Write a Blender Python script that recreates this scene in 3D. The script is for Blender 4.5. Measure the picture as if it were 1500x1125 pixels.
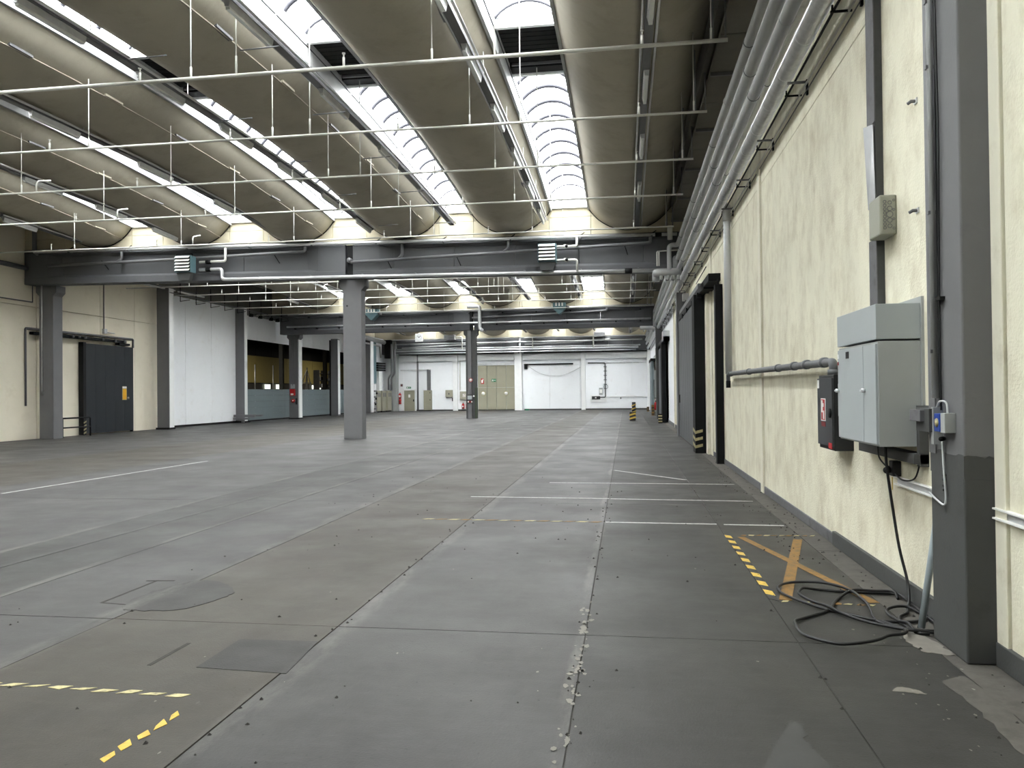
import bpy, bmesh, math, random
from mathutils import Vector, Matrix
random.seed(7)
for o in list(bpy.data.objects): bpy.data.objects.remove(o, do_unlink=True)
S = bpy.context.scene
COL = S.collection

# ------------------------------------------------------------------ camera, sky, exposure
cd = bpy.data.cameras.new('camera'); cam = bpy.data.objects.new('camera', cd); COL.objects.link(cam)
cd.sensor_width = 36.0; cd.lens = 1137.5 / 1500 * 36.0; cd.clip_end = 400
cam.matrix_world = Matrix(((0.98934909, 0.01198946, 0.14506771, 0), (0.145181, -0.009187, -0.98936246, 0),
                           (-0.01052919, 0.99988592, -0.01082979, 1.75), (0, 0, 0, 1)))
S.camera = cam
W = bpy.data.worlds.new('overcast_sky'); S.world = W; W.use_nodes = True
nt = W.node_tree; nt.nodes.clear()
wo = nt.nodes.new('ShaderNodeOutputWorld'); bg = nt.nodes.new('ShaderNodeBackground')
tc = nt.nodes.new('ShaderNodeTexCoord'); nz = nt.nodes.new('ShaderNodeTexNoise'); rp = nt.nodes.new('ShaderNodeValToRGB')
nz.inputs['Scale'].default_value = 2.2; nz.inputs['Detail'].default_value = 5
rp.color_ramp.elements[0].position = .35; rp.color_ramp.elements[0].color = (.88, .93, .98, 1)
rp.color_ramp.elements[1].position = .65; rp.color_ramp.elements[1].color = (1.0, 1.0, 1.0, 1)
nt.links.new(tc.outputs['Generated'], nz.inputs['Vector']); nt.links.new(nz.outputs['Fac'], rp.inputs['Fac'])
nt.links.new(rp.outputs['Color'], bg.inputs['Color']); nt.links.new(bg.outputs['Background'], wo.inputs['Surface'])
bg.inputs['Strength'].default_value = 3.2
S.view_settings.view_transform = 'Standard'; S.view_settings.look = 'None'
S.view_settings.gamma = 1.0; S.view_settings.use_curve_mapping = False
S.view_settings.exposure = 3.05
S.cycles.use_denoising = True
S.cycles.max_bounces = 10; S.cycles.diffuse_bounces = 6; S.cycles.glossy_bounces = 3
S.cycles.transparent_max_bounces = 12; S.cycles.sample_clamp_indirect = 8

# ------------------------------------------------------------------ materials
def lin(c):
    return tuple((v / 255 / 12.92) if v / 255 <= .04045 else ((v / 255 + .055) / 1.055) ** 2.4 for v in c)
MATS = {}
def M(name, rgb, rough=.6, metal=0.0, var=.08, scale=3.0, bump=0.0, bscale=60.0, streak=None, spec=.4, dirt=None, world=True):
    m = bpy.data.materials.new(name); m.use_nodes = True; MATS[name] = m
    t = m.node_tree; b = t.nodes['Principled BSDF']; c = lin(rgb)
    b.inputs['Roughness'].default_value = rough; b.inputs['Metallic'].default_value = metal
    b.inputs['Specular IOR Level'].default_value = spec
    def N(k, **kw):
        n = t.nodes.new(k)
        for a, v in kw.items(): n.inputs[a].default_value = v
        return n
    if world: pos = N('ShaderNodeNewGeometry').outputs['Position']
    else: pos = N('ShaderNodeTexCoord').outputs['Object']
    src = pos
    if streak:
        mp = N('ShaderNodeMapping'); mp.inputs['Scale'].default_value = streak; t.links.new(pos, mp.inputs['Vector']); src = mp.outputs['Vector']
    n = N('ShaderNodeTexNoise', Scale=scale, Detail=6.0, Roughness=.6); t.links.new(src, n.inputs['Vector'])
    r = N('ShaderNodeValToRGB'); e = r.color_ramp.elements
    e[0].position = .3; e[1].position = .7
    e[0].color = tuple(max(0, v * (1 - var)) for v in c) + (1,); e[1].color = tuple(min(1, v * (1 + var)) for v in c) + (1,)
    t.links.new(n.outputs['Fac'], r.inputs['Fac']); out = r.outputs['Color']
    if dirt:                                   # (rgb, scale, low, high)
        n2 = N('ShaderNodeTexNoise', Scale=dirt[1], Detail=8.0, Roughness=.7); t.links.new(src, n2.inputs['Vector'])
        r2 = N('ShaderNodeValToRGB'); r2.color_ramp.elements[0].position = dirt[2]; r2.color_ramp.elements[1].position = dirt[3]
        r2.color_ramp.elements[0].color = (0, 0, 0, 1); r2.color_ramp.elements[1].color = (1, 1, 1, 1)
        mx = t.nodes.new('ShaderNodeMixRGB'); mx.inputs['Color2'].default_value = lin(dirt[0]) + (1,)
        t.links.new(n2.outputs['Fac'], r2.inputs['Fac']); t.links.new(r2.outputs['Color'], mx.inputs['Fac'])
        t.links.new(out, mx.inputs['Color1']); out = mx.outputs['Color']
    t.links.new(out, b.inputs['Base Color'])
    if bump:
        n3 = N('ShaderNodeTexNoise', Scale=bscale, Detail=4.0); t.links.new(pos, n3.inputs['Vector'])
        bp = N('ShaderNodeBump', Strength=bump, Distance=.01); t.links.new(n3.outputs['Fac'], bp.inputs['Height'])
        t.links.new(bp.outputs['Normal'], b.inputs['Normal'])
    return m

def floor_mat(name, rgb, rgb2, brown=.0):
    """worn power-floated concrete: broad clouds, faint trowel sweeps across the hall, dark specks, pale scuffs"""
    m = bpy.data.materials.new(name); m.use_nodes = True; MATS[name] = m; t = m.node_tree; b = t.nodes['Principled BSDF']
    L = t.links.new
    def N(k, **kw):
        n = t.nodes.new(k)
        for a, v in kw.items(): n.inputs[a].default_value = v
        return n
    pos = N('ShaderNodeNewGeometry').outputs['Position']
    def noise(sc, det, mapping=None, rough=.6):
        v = pos
        if mapping:
            mp = N('ShaderNodeMapping'); mp.inputs['Scale'].default_value = mapping; L(pos, mp.inputs['Vector']); v = mp.outputs['Vector']
        n = N('ShaderNodeTexNoise', Scale=sc, Detail=det, Roughness=rough); L(v, n.inputs['Vector']); return n.outputs['Fac']
    def ramp(f, a, bb, ca=(0, 0, 0, 1), cb=(1, 1, 1, 1)):
        r = N('ShaderNodeValToRGB'); r.color_ramp.elements[0].position = a; r.color_ramp.elements[1].position = bb
        r.color_ramp.elements[0].color = ca; r.color_ramp.elements[1].color = cb; L(f, r.inputs['Fac']); return r.outputs['Color']
    def mix(f, c1, c2, amt=1.0, blend='MIX'):
        x = t.nodes.new('ShaderNodeMixRGB'); x.blend_type = blend
        if amt != 1.0:
            q = N('ShaderNodeMath'); q.operation = 'MULTIPLY'; q.inputs[1].default_value = amt; L(f, q.inputs[0]); f = q.outputs[0]
        L(f, x.inputs['Fac'])
        for k, c in (('Color1', c1), ('Color2', c2)):
            if isinstance(c, tuple): x.inputs[k].default_value = c
            else: L(c, x.inputs[k])
        return x.outputs['Color']
    A = lin(rgb) + (1,); B = lin(rgb2) + (1,)
    c = mix(ramp(noise(.55, 6), .35, .65), A, B)
    c = mix(ramp(noise(1.0, 7, (.30, 5.0, 1), .75), .42, .7), c, tuple(v * 1.6 for v in A[:3]) + (1,), .6)
    c = mix(ramp(noise(1.6, 8, (1.0, .3, 1), .75), .5, .72), c, tuple(v * .6 for v in A[:3]) + (1,), .6)
    c = mix(ramp(noise(2.6, 10, (1, 1.3, 1), .78), .40, .62), c, tuple(v * .68 for v in B[:3]) + (1,), .55)
    c = mix(ramp(noise(4.2, 10, (.5, 2.2, 1), .8), .50, .66), c, tuple(min(1, v * 1.75) for v in A[:3]) + (1,), .5)
    c = mix(ramp(noise(9, 8, None, .8), .6, .72), c, tuple(v * .7 for v in A[:3]) + (1,), .5)
    c = mix(ramp(noise(28, 3, None, .5), .69, .73), c, tuple(v * .4 for v in A[:3]) + (1,), .7)
    c = mix(ramp(noise(5.5, 9, (1, .6, 1), .8), .64, .72), c, lin((128, 127, 123)) + (1,), .3)
    # pale worn streaks of old levelling compound beside the joints
    sx = N('ShaderNodeSeparateXYZ'); L(pos, sx.inputs[0])
    wob = N('ShaderNodeMath'); wob.operation = 'MULTIPLY_ADD'; wob.inputs[1].default_value = .22; L(noise(1.1, 6, (1, .5, 1), .7), wob.inputs[0]); L(sx.outputs['X'], wob.inputs[2])
    brk = ramp(noise(.9, 8, (2, .6, 1), .75), .42, .62)
    for x0, w in ((-1.99, .11), (-3.98, .13), (-.24, .05), (-5.4, .06), (-6.95, .08)):
        d = N('ShaderNodeMath'); d.operation = 'SUBTRACT'; d.inputs[1].default_value = x0 ; L(wob.outputs[0], d.inputs[0])
        a = N('ShaderNodeMath'); a.operation = 'ABSOLUTE'; L(d.outputs[0], a.inputs[0])
        mr = N('ShaderNodeMapRange'); mr.inputs['From Min'].default_value = w * .3; mr.inputs['From Max'].default_value = w; mr.inputs['To Min'].default_value = 1; mr.inputs['To Max'].default_value = 0
        L(a.outputs[0], mr.inputs['Value'])
        q = N('ShaderNodeMath'); q.operation = 'MULTIPLY'; L(mr.outputs['Result'], q.inputs[0]); L(brk, q.inputs[1])
        c = mix(q.outputs[0], c, lin((112, 110, 105)) + (1,), .6)
    L(c, b.inputs['Base Color'])
    rr = ramp(noise(.8, 6), .3, .7, (.44, .44, .44, 1), (.62, .62, .62, 1)); L(rr, b.inputs['Roughness'])
    b.inputs['Specular IOR Level'].default_value = .26
    bp = N('ShaderNodeBump', Strength=.18, Distance=.01); L(noise(70, 5), bp.inputs['Height']); L(bp.outputs['Normal'], b.inputs['Normal'])
    return m

floor_mat('floor_grey', (53, 52, 51), (70, 69, 67))
floor_mat('floor_brown', (52, 49, 43), (67, 63, 56))
floor_mat('floor_dark', (47, 47, 45), (60, 59, 56))
floor_mat('floor_patch', (41, 40, 38), (48, 47, 45))
M('joint', (54, 52, 49), .9, var=.3, scale=12)
M('floor_edge', (84, 81, 76), .9, var=.15, scale=5, dirt=((66, 64, 60), 7, .45, .75))
M('cream', (228, 224, 203), .85, var=.05, scale=1.4, bump=.6, bscale=45, dirt=((200, 192, 168), 3.2, .44, .72), streak=(1, 1, .62))
M('cream_smooth', (226, 222, 203), .8, var=.04, scale=2, bump=.1, dirt=((196, 188, 165), 3, .55, .8))
M('cream_left', (240, 232, 212), .85, var=.03, scale=1.1, bump=.2, dirt=((226, 216, 192), 1.3, .55, .8))
M('white_wall', (240, 242, 244), .8, var=.015, scale=1.0, bump=.1, dirt=((230, 230, 229), 1.6, .55, .8))
M('white_paint', (232, 233, 232), .7, var=.03)
M('shell', (172, 166, 150), .85, var=.06, scale=.9, bump=.12, bscale=25, dirt=((158, 151, 134), 1.2, .5, .75))
M('gable', (190, 182, 158), .85, var=.05, scale=1.5)
M('roof_infill', (110, 107, 100), .9, var=.08)
M('grey_paint', (108, 108, 109), .7, var=.05, scale=2.5, bump=.12, bscale=40, dirt=((100, 100, 102), 3, .6, .75))
M('beam_paint', (88, 89, 91), .7, var=.05, scale=1.8, bump=.1)
M('dark_grey_paint', (70, 71, 70), .65, var=.06, scale=3, bump=.12, dirt=((60, 60, 59), 4, .55, .75))
M('skirting', (100, 100, 102), .75, var=.08, scale=5, bump=.1, dirt=((84, 83, 82), 9, .5, .7))
M('black_steel', (16, 17, 18), .65, var=.15, spec=.2)
M('matt_black', (16, 16, 17), .8, var=.2)  # plain flat black for black parts and for the dark of gaps
M('fire_door', (34, 39, 44), .45, var=.06, scale=1.2)
M('galv', (205, 206, 207), .36, .5, var=.10, scale=5)
M('foil', (205, 206, 208), .32, .55, var=.12, scale=9, bump=.45, bscale=14)
M('pipe_paint', (184, 185, 185), .36, .0, var=.05)
M('pipe_white', (214, 213, 206), .5, var=.05)
M('conduit_grey', (188, 190, 190), .5, .05, var=.05)
M('cover_metal', (150, 152, 154), .33, .6, var=.1, scale=4)
M('pipe_dark', (112, 112, 114), .55, .2, var=.08)
M('cast_pipe', (100, 102, 104), .6, .1, var=.1, scale=8, bump=.15)
M('alu', (222, 223, 224), .3, .6, var=.06)
M('metal_curb', (168, 169, 168), .5, .05, var=.08, scale=2.5)
M('rib_metal', (44, 44, 50), .5, .3, var=.05)
M('door_grey', (88, 90, 94), .45, .25, var=.05, streak=(1, 6, .4))
M('panel_grey', (112, 124, 128), .5, .05, var=.03)
M('cabinet_grey', (164, 170, 171), .45, .05, var=.02)
M('cabinet_side', (160, 163, 161), .5, .05, var=.03)
M('hose_black', (52, 54, 57), .5, var=.06)
M('hose_side', (26, 27, 29), .5, var=.1)
M('box_beige', (150, 150, 136), .55, var=.03)
M('beige_door', (150, 147, 128), .55, var=.05, scale=1.5)
M('beige_box', (156, 153, 136), .55, var=.05)
M('red', (176, 28, 30), .45, var=.08)
M('dark_red', (120, 34, 34), .6, var=.1)
M('white_plastic', (236, 236, 232), .5, var=.02)
M('green', (20, 112, 76), .5, var=.05)
M('yellow', (196, 164, 70), .6, var=.12, scale=20, dirt=((120, 104, 62), 25, .55, .7))
M('ochre', (134, 100, 46), .7, var=.12, scale=9, dirt=((92, 80, 62), 14, .45, .7))
M('pale_yellow', (182, 172, 128), .7, var=.1, scale=15, dirt=((110, 104, 86), 20, .5, .68))
M('line_white', (190, 190, 187), .7, var=.08, scale=14, dirt=((100, 100, 98), 18, .5, .72))
M('tape_black', (44, 44, 44), .7, var=.2)
M('sign_yellow', (222, 166, 40), .5, var=.04)
M('cable', (28, 28, 29), .5, var=.15)
M('pvc', (158, 168, 173), .4, var=.03)
M('teal', (92, 120, 126), .5, .1, var=.06)
M('blue', (30, 62, 140), .45, var=.05)
M('moss_green', (58, 68, 52), .7, var=.1)
M('olive', (150, 138, 84), .8, var=.05)
M('dark_room', (60, 58, 54), .9, var=.1)
M('lamp_off', (226, 228, 226), .35, var=.02)
M('floor_light', (59, 59, 57), .7, var=.12, scale=6)
M('bare_screed', (118, 114, 106), .9, var=.15, scale=9)
M('plaster_crumb', (126, 123, 116), .9, var=.1)
gm = bpy.data.materials.new('rooflight_glazing'); gm.use_nodes = True; MATS['glazing'] = gm
t = gm.node_tree; t.nodes.clear(); o_ = t.nodes.new('ShaderNodeOutputMaterial'); mx1 = t.nodes.new('ShaderNodeMixShader')
tr = t.nodes.new('ShaderNodeBsdfTransparent'); tl = t.nodes.new('ShaderNodeBsdfTranslucent')
tr.inputs['Color'].default_value = (.97, .97, .955, 1); tl.inputs['Color'].default_value = (.9, .93, .93, 1); mx1.inputs['Fac'].default_value = .28
t.links.new(tr.outputs[0], mx1.inputs[1]); t.links.new(tl.outputs[0], mx1.inputs[2]); t.links.new(mx1.outputs[0], o_.inputs['Surface'])
em = bpy.data.materials.new('lit_window'); em.use_nodes = True; MATS['lit_window'] = em
em.node_tree.nodes['Principled BSDF'].inputs['Base Color'].default_value = (.8, .85, .75, 1)
em.node_tree.nodes['Principled BSDF'].inputs['Emission Color'].default_value = (.85, .95, .8, 1)
em.node_tree.nodes['Principled BSDF'].inputs['Emission Strength'].default_value = .3

# ------------------------------------------------------------------ mesh helpers
class MB:
    def __init__(s): s.v = []; s.f = []; s.sm = []
    def add(s, vs, fs, smooth=False):
        k = len(s.v); s.v += [tuple(p) for p in vs]; s.f += [tuple(i + k for i in f) for f in fs]; s.sm += [smooth] * len(fs); return s
    def box(s, x0, x1, y0, y1, z0, z1):
        x0, x1 = min(x0, x1), max(x0, x1); y0, y1 = min(y0, y1), max(y0, y1); z0, z1 = min(z0, z1), max(z0, z1)
        return s.add([(x0, y0, z0), (x1, y0, z0), (x1, y1, z0), (x0, y1, z0), (x0, y0, z1), (x1, y0, z1), (x1, y1, z1), (x0, y1, z1)],
                     [(3, 2, 1, 0), (4, 5, 6, 7), (0, 1, 5, 4), (1, 2, 6, 5), (2, 3, 7, 6), (3, 0, 4, 7)])
    def tube(s, pts, r, n=10, closed=False):
        P = [Vector(p) for p in pts]; m = len(P); rings = []
        up = None
        for i, p in enumerate(P):
            if closed: d = (P[(i + 1) % m] - P[i - 1])
            else: d = (P[min(i + 1, m - 1)] - P[max(i - 1, 0)])
            d.normalize()
            if up is None:
                up = Vector((0, 0, 1)) if abs(d.z) < .9 else Vector((1, 0, 0))
            a = d.cross(up)
            if a.length < 1e-4: a = d.orthogonal()
            a.normalize(); b = a.cross(d).normalized(); up = b
            rr = r[i] if isinstance(r, (list, tuple)) else r
            k = 1.0
            if 0 < i < m - 1 and not closed:
                c = (P[i] - P[i - 1]).normalized().dot((P[i + 1] - P[i]).normalized()); k = min(1.5, 1 / max(.5, math.sqrt(max(.01, (1 + c) / 2))))
            rings.append([p + (a * math.cos(2 * math.pi * j / n) + b * math.sin(2 * math.pi * j / n)) * rr * (k if m > 2 and k < 1.2 else 1) for j in range(n)])
        vs = [q for R_ in rings for q in R_]; fs = []
        for i in range(m if closed else m - 1):
            i2 = (i + 1) % m
            for j in range(n):
                fs.append((i * n + j, i * n + (j + 1) % n, i2 * n + (j + 1) % n, i2 * n + j))
        if not closed: fs += [tuple(range(n - 1, -1, -1)), tuple((m - 1) * n + j for j in range(n))]
        return s.add(vs, fs, True)
    def cyl(s, p, q, r, n=14): return s.tube([p, q], r, n)
    def prism(s, poly, axis, a, b):
        """extrude a polygon of 2-D points along axis ('x': (y,z), 'y': (x,z), 'z': (x,y))"""
        def w(p, t):
            return {'x': (t, p[0], p[1]), 'y': (p[0], t, p[1]), 'z': (p[0], p[1], t)}[axis]
        n = len(poly)
        s.add([w(p, a) for p in poly] + [w(p, b) for p in poly],
              [tuple(range(n)), tuple(range(2 * n - 1, n - 1, -1))] + [(i, i + n, (i + 1) % n + n, (i + 1) % n) for i in range(n)])
        return s
    def mesh(s, name, mat, off=(0, 0, 0), fix=True):
        me = bpy.data.meshes.new(name)
        me.from_pydata([(x - off[0], y - off[1], z - off[2]) for x, y, z in s.v], [], s.f)
        if fix:
            bm = bmesh.new(); bm.from_mesh(me); bmesh.ops.recalc_face_normals(bm, faces=bm.faces); bm.to_mesh(me); bm.free()
        for p, k in zip(me.polygons, s.sm): p.use_smooth = k
        me.materials.append(MATS[mat]); me.update(); return me
    def build(s, name, mat, parent=None, at=None, bevel=0):
        if at is None:
            if parent is not None: at = (0, 0, 0)
            else:
                xs, ys, zs = zip(*s.v); at = ((min(xs) + max(xs)) / 2, (min(ys) + max(ys)) / 2, min(zs))
        base = wloc(parent) if parent is not None else Vector((0, 0, 0))
        if parent is not None: at = base
        o = bpy.data.objects.new(name, s.mesh(name, mat, at)); COL.objects.link(o)
        if parent is not None: o.parent = parent
        else: o.location = at
        if bevel:
            bv = o.modifiers.new('edge', 'BEVEL'); bv.width = bevel; bv.segments = 2; bv.limit_method = 'ANGLE'
        return o
WL = {}
def wloc(o):
    v = Vector((0, 0, 0))
    while o is not None: v = v + o.location; o = o.parent
    return v
def box(*a): return MB().box(*a)
def tag(o, label, cat, group=None, kind=None):
    o['label'] = label; o['category'] = cat
    if group: o['group'] = group
    if kind: o['kind'] = kind
    return o
def thing(name, label, cat, loc, group=None, kind=None):
    o = bpy.data.objects.new(name, None); COL.objects.link(o); o.location = loc; o.empty_display_size = .2
    return tag(o, label, cat, group, kind)
def struct(o, label, cat): return tag(o, label, cat, kind='structure')
def put(name, me, parent, world):
    o = bpy.data.objects.new(name, me); COL.objects.link(o); o.parent = parent; o.location = Vector(world) - wloc(parent); return o
def bend(pts, r=.15, n=4):
    """round the corners of a polyline"""
    P = [Vector(p) for p in pts]; out = [P[0]]
    for i in range(1, len(P) - 1):
        a, b, c = P[i - 1], P[i], P[i + 1]; d1 = (a - b); d2 = (c - b)
        q = min(r, d1.length * .45, d2.length * .45); p0 = b + d1.normalized() * q; p2 = b + d2.normalized() * q
        for k in range(n + 1):
            u = k / n; out.append(p0 * (1 - u) ** 2 + b * 2 * u * (1 - u) + p2 * u * u)
    out.append(P[-1]); return out
def smooth_path(pts, k=5):
    P = [Vector(p) for p in pts]; out = []
    for i in range(len(P) - 1):
        p0 = P[max(i - 1, 0)]; p1 = P[i]; p2 = P[i + 1]; p3 = P[min(i + 2, len(P) - 1)]
        for j in range(k):
            u = j / k
            out.append(.5 * ((2 * p1) + (p2 - p0) * u + (2 * p0 - 5 * p1 + 4 * p2 - p3) * u * u + (3 * p1 - p0 - 3 * p2 + p3) * u ** 3))
    out.append(P[-1]); return out
ORD = ['first', 'second', 'third', 'fourth', 'fifth', 'sixth', 'seventh', 'eighth', 'ninth']

# layout (metres): camera stands at the origin, Y runs down the hall, X to the right
XR, XL, YE = 2.31, -24.65, 75.0
BAYS = [(6.6, 28.93, 0.0), (29.75, 51.9, -.1), (53.0, 74.75, -.42)]     # shell spans and the drop of each bay
TC = [.22, -4.22, -8.45, -12.7, -17.0, -21.25]
TZ = [7.71, 7.74, 7.72, 7.70, 7.77, 7.85]
HW, SAG, RISE = 1.5, .84, .6
RAD = (HW * HW + SAG * SAG) / (2 * SAG); ANG = math.asin(HW / RAD)
def rise(y, b):
    y0, y1, _ = BAYS[b]; m = (y0 + y1) / 2; return RISE * (1 - ((y - m) / ((y1 - y0) / 2)) ** 2)
def tilt(x): return max(0.0, (2 - x)) * .0115

# ------------------------------------------------------------------ floor
fl = MB().box(-45, 3.2, -10.5, YE + 2, -.3, -.007).box(-45, -24.9, YE + 2, 127, -.3, -.007).build('floor', 'joint'); struct(fl, 'worn grey concrete hall floor with slab joints', 'floor')
xs = [-24.7, -20.3, -16.2, -12.2, -7.0, -5.45, -4.02, -2.17, -.31, 1.16, 2.03]
ys = [-10.4, -1.7, 5.62, 12.2, 19.6, 27, 34.4, 41.8, 49.2, 56.6, 64, 75.2]
FM = ['floor_grey', 'floor_grey', 'floor_brown', 'floor_grey', 'floor_dark', 'floor_grey', 'floor_brown', 'floor_grey', 'floor_dark', 'floor_dark']
for i in range(len(xs) - 1):
    for j in range(len(ys) - 1):
        g = .0022; dz = random.uniform(-.002, 0)
        x0, x1, y0, y1 = xs[i] + g, xs[i + 1] - g, ys[j] + g * .7, ys[j + 1] - g * .7; c = .003
        m = MB().add([(x0, y0, -.016), (x1, y0, -.016), (x1, y1, -.016), (x0, y1, -.016), (x0 + c, y0 + c, dz), (x1 - c, y0 + c, dz), (x1 - c, y1 - c, dz), (x0 + c, y1 - c, dz)],
                     [(4, 5, 6, 7), (0, 1, 5, 4), (1, 2, 6, 5), (2, 3, 7, 6), (3, 0, 4, 7)])
        m.build('slab', FM[i], fl)
# the rough unfinished strip of screed along the right wall, in broken lengths
yy = -10.4
while yy < 74.5:
    y2 = min(yy + random.uniform(2.2, 3.6), 74.9); e = 2.03 + .004
    pts = [(e, yy + .004), (2.4, yy + .004), (2.4, y2 - .004), (e, y2 - .004)]
    MB().prism(pts, 'z', -.016, random.uniform(-.004, -.001)).build('screed_strip', 'floor_edge', fl); yy = y2
box(-45, -24.72, 20, 126, -.016, 0).build('slab', 'floor_dark', fl)

# ------------------------------------------------------------------ roof: shells, gables, infill, rooflights
ce = MB()
ce.box(1.68, 1.78, 6.6, 75.3, 8.5, 9.5); ce.box(-22.84, -22.73, 6.6, 75.3, 8.55, 9.45); ce.box(1.72, 2.6, 6.6, 75.3, 9.35, 9.5); ce.box(-25.3, -22.75, 6.6, 75.3, 9.3, 9.45)  # upright side strips added to stop sky light leaking past the outer shells
# unseen bay behind the camera, simplified; slot lengths shaped for the near light
xa = -25.3
ce.box(-25.3, 2.6, -10.5, 0.0, 8.7, 8.85)
for i in range(5, 0, -1):
    ce.box(xa, TC[i] + HW, 0.0, 6.5, 8.7, 8.85); xa = TC[i - 1] - HW
ce.box(xa, 2.6, 0.0, 6.5, 8.7, 8.85)
ce.box(-25.3, 2.6, 6.1, 6.58, 6.3, 9.6)
ceil = ce.build('ceiling', 'roof_infill', at=(-11, 30, 8)); struct(ceil, 'ceiling of long hanging concrete trough shells with rooflights between', 'ceiling')
for i in range(5): box(TC[i + 1] + HW - .02, TC[i] - HW + .02, -.05, 6.5, 8.86, 8.87).build('pane', 'glazing', ceil)
for k in range(22):
    y = 6.8 + k * 3.1
    if y > 71: break
    box(1.74, 2.3, y, y + 3.04, 9.25, 9.34).build('infill_panel', 'roof_infill', ceil)
NS, NL = 20, 16
for b, (y0, y1, dz) in enumerate(BAYS):
    for i in range(6):
        vs = []; fs = []
        for off in (0, .09):
            for a in range(NL + 1):
                y = y0 + (y1 - y0) * a / NL; zz = TZ[i] + dz + rise(y, b)
                for s in range(NS + 1):
                    th = -ANG + 2 * ANG * s / NS
                    vs.append((TC[i] + (RAD - off) * math.sin(th), y, zz + RAD - (RAD - off) * math.cos(th)))
        w = NS + 1; n1 = (NL + 1) * w
        for a in range(NL):
            for s in range(NS):
                q = a * w + s; fs.append((q, q + 1, q + w + 1, q + w)); fs.append((q + n1, q + w + n1, q + w + 1 + n1, q + 1 + n1))
            for s in (0, NS): q = a * w + s; fs.append((q, q + w, q + w + n1, q + n1))
        for s in range(NS):
            for a in (0, NL): q = a * w + s; fs.append((q, q + 1, q + 1 + n1, q + n1))
        sh = MB().add(vs, fs, True).build('shell', 'shell', ceil)
        if i > 0 and b == 0:
            th = .62; P = [(TC[i] + (RAD + .03) * math.sin(th), y0 + (y1 - y0) * a / 16, TZ[i] + rise(y0 + (y1 - y0) * a / 16, b) + RAD - (RAD + .03) * math.cos(th)) for a in range(17)]
            fc_ = MB().tube(P, .016, 5).build('flank_conduit', 'shell', sh)
            for a in range(1, 16, 2): x_, y_, z_ = P[a]; box(x_ - .05, x_ + .05, y_ - .3, y_ + .3, z_ + .0, z_ + .05).build('conduit_clip', 'pipe_dark' if a % 4 == 1 else 'shell', fc_)
        if b < 2:   # dark gasket where the shell meets the gable, and the damp halo bracket at the invert
            g = MB(); R1 = RAD + .005; zz = TZ[i] + dz
            P = [(TC[i] + R1 * math.sin(-ANG + 2 * ANG * s / 24), zz + RAD - R1 * math.cos(-ANG + 2 * ANG * s / 24)) for s in range(25)]
            g.tube([(x, y1 + .01, z) for x, z in P], .022, 6)
            g.build('gasket', 'matt_black', sh)
    # gable wall over the beam, in precast pieces with joints
    gy = y1 + .03; edges = [2.6, 1.75]
    for i in range(5): edges += [TC[i] - HW + .06, TC[i + 1] + HW - .06]
    edges += [-22.8, -25.2]
    for k in range(len(edges) - 1):
        a, c = edges[k + 1] + .008, edges[k] - .008; zt = 9.15 + dz if k % 2 else 8.95 + dz
        zt = 8.66 + dz if (k % 2 == 0 and 0 < k < len(edges) - 2) else 9.6
        mid = 8.28 + dz
        box(a, c, gy, gy + .14, 7.55 + dz, mid - .006).build('gable_panel', 'gable', ceil); box(a, c, gy, gy + .14, mid + .006, zt).build('gable_panel', 'gable', ceil)
# ceiling closers so that light enters only through the rooflights
MB().box(-25.3, 2.7, 29.1, 29.72, 8.66, 8.74).box(-25.3, 2.7, 29.62, 29.72, 7.4, 8.7).box(-25.3, 2.7, 52.06, 52.96, 8.5, 8.58).box(-25.3, 2.7, 52.86, 52.96, 7.25, 8.5).build('roof_strip', 'roof_infill', ceil)

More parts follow.
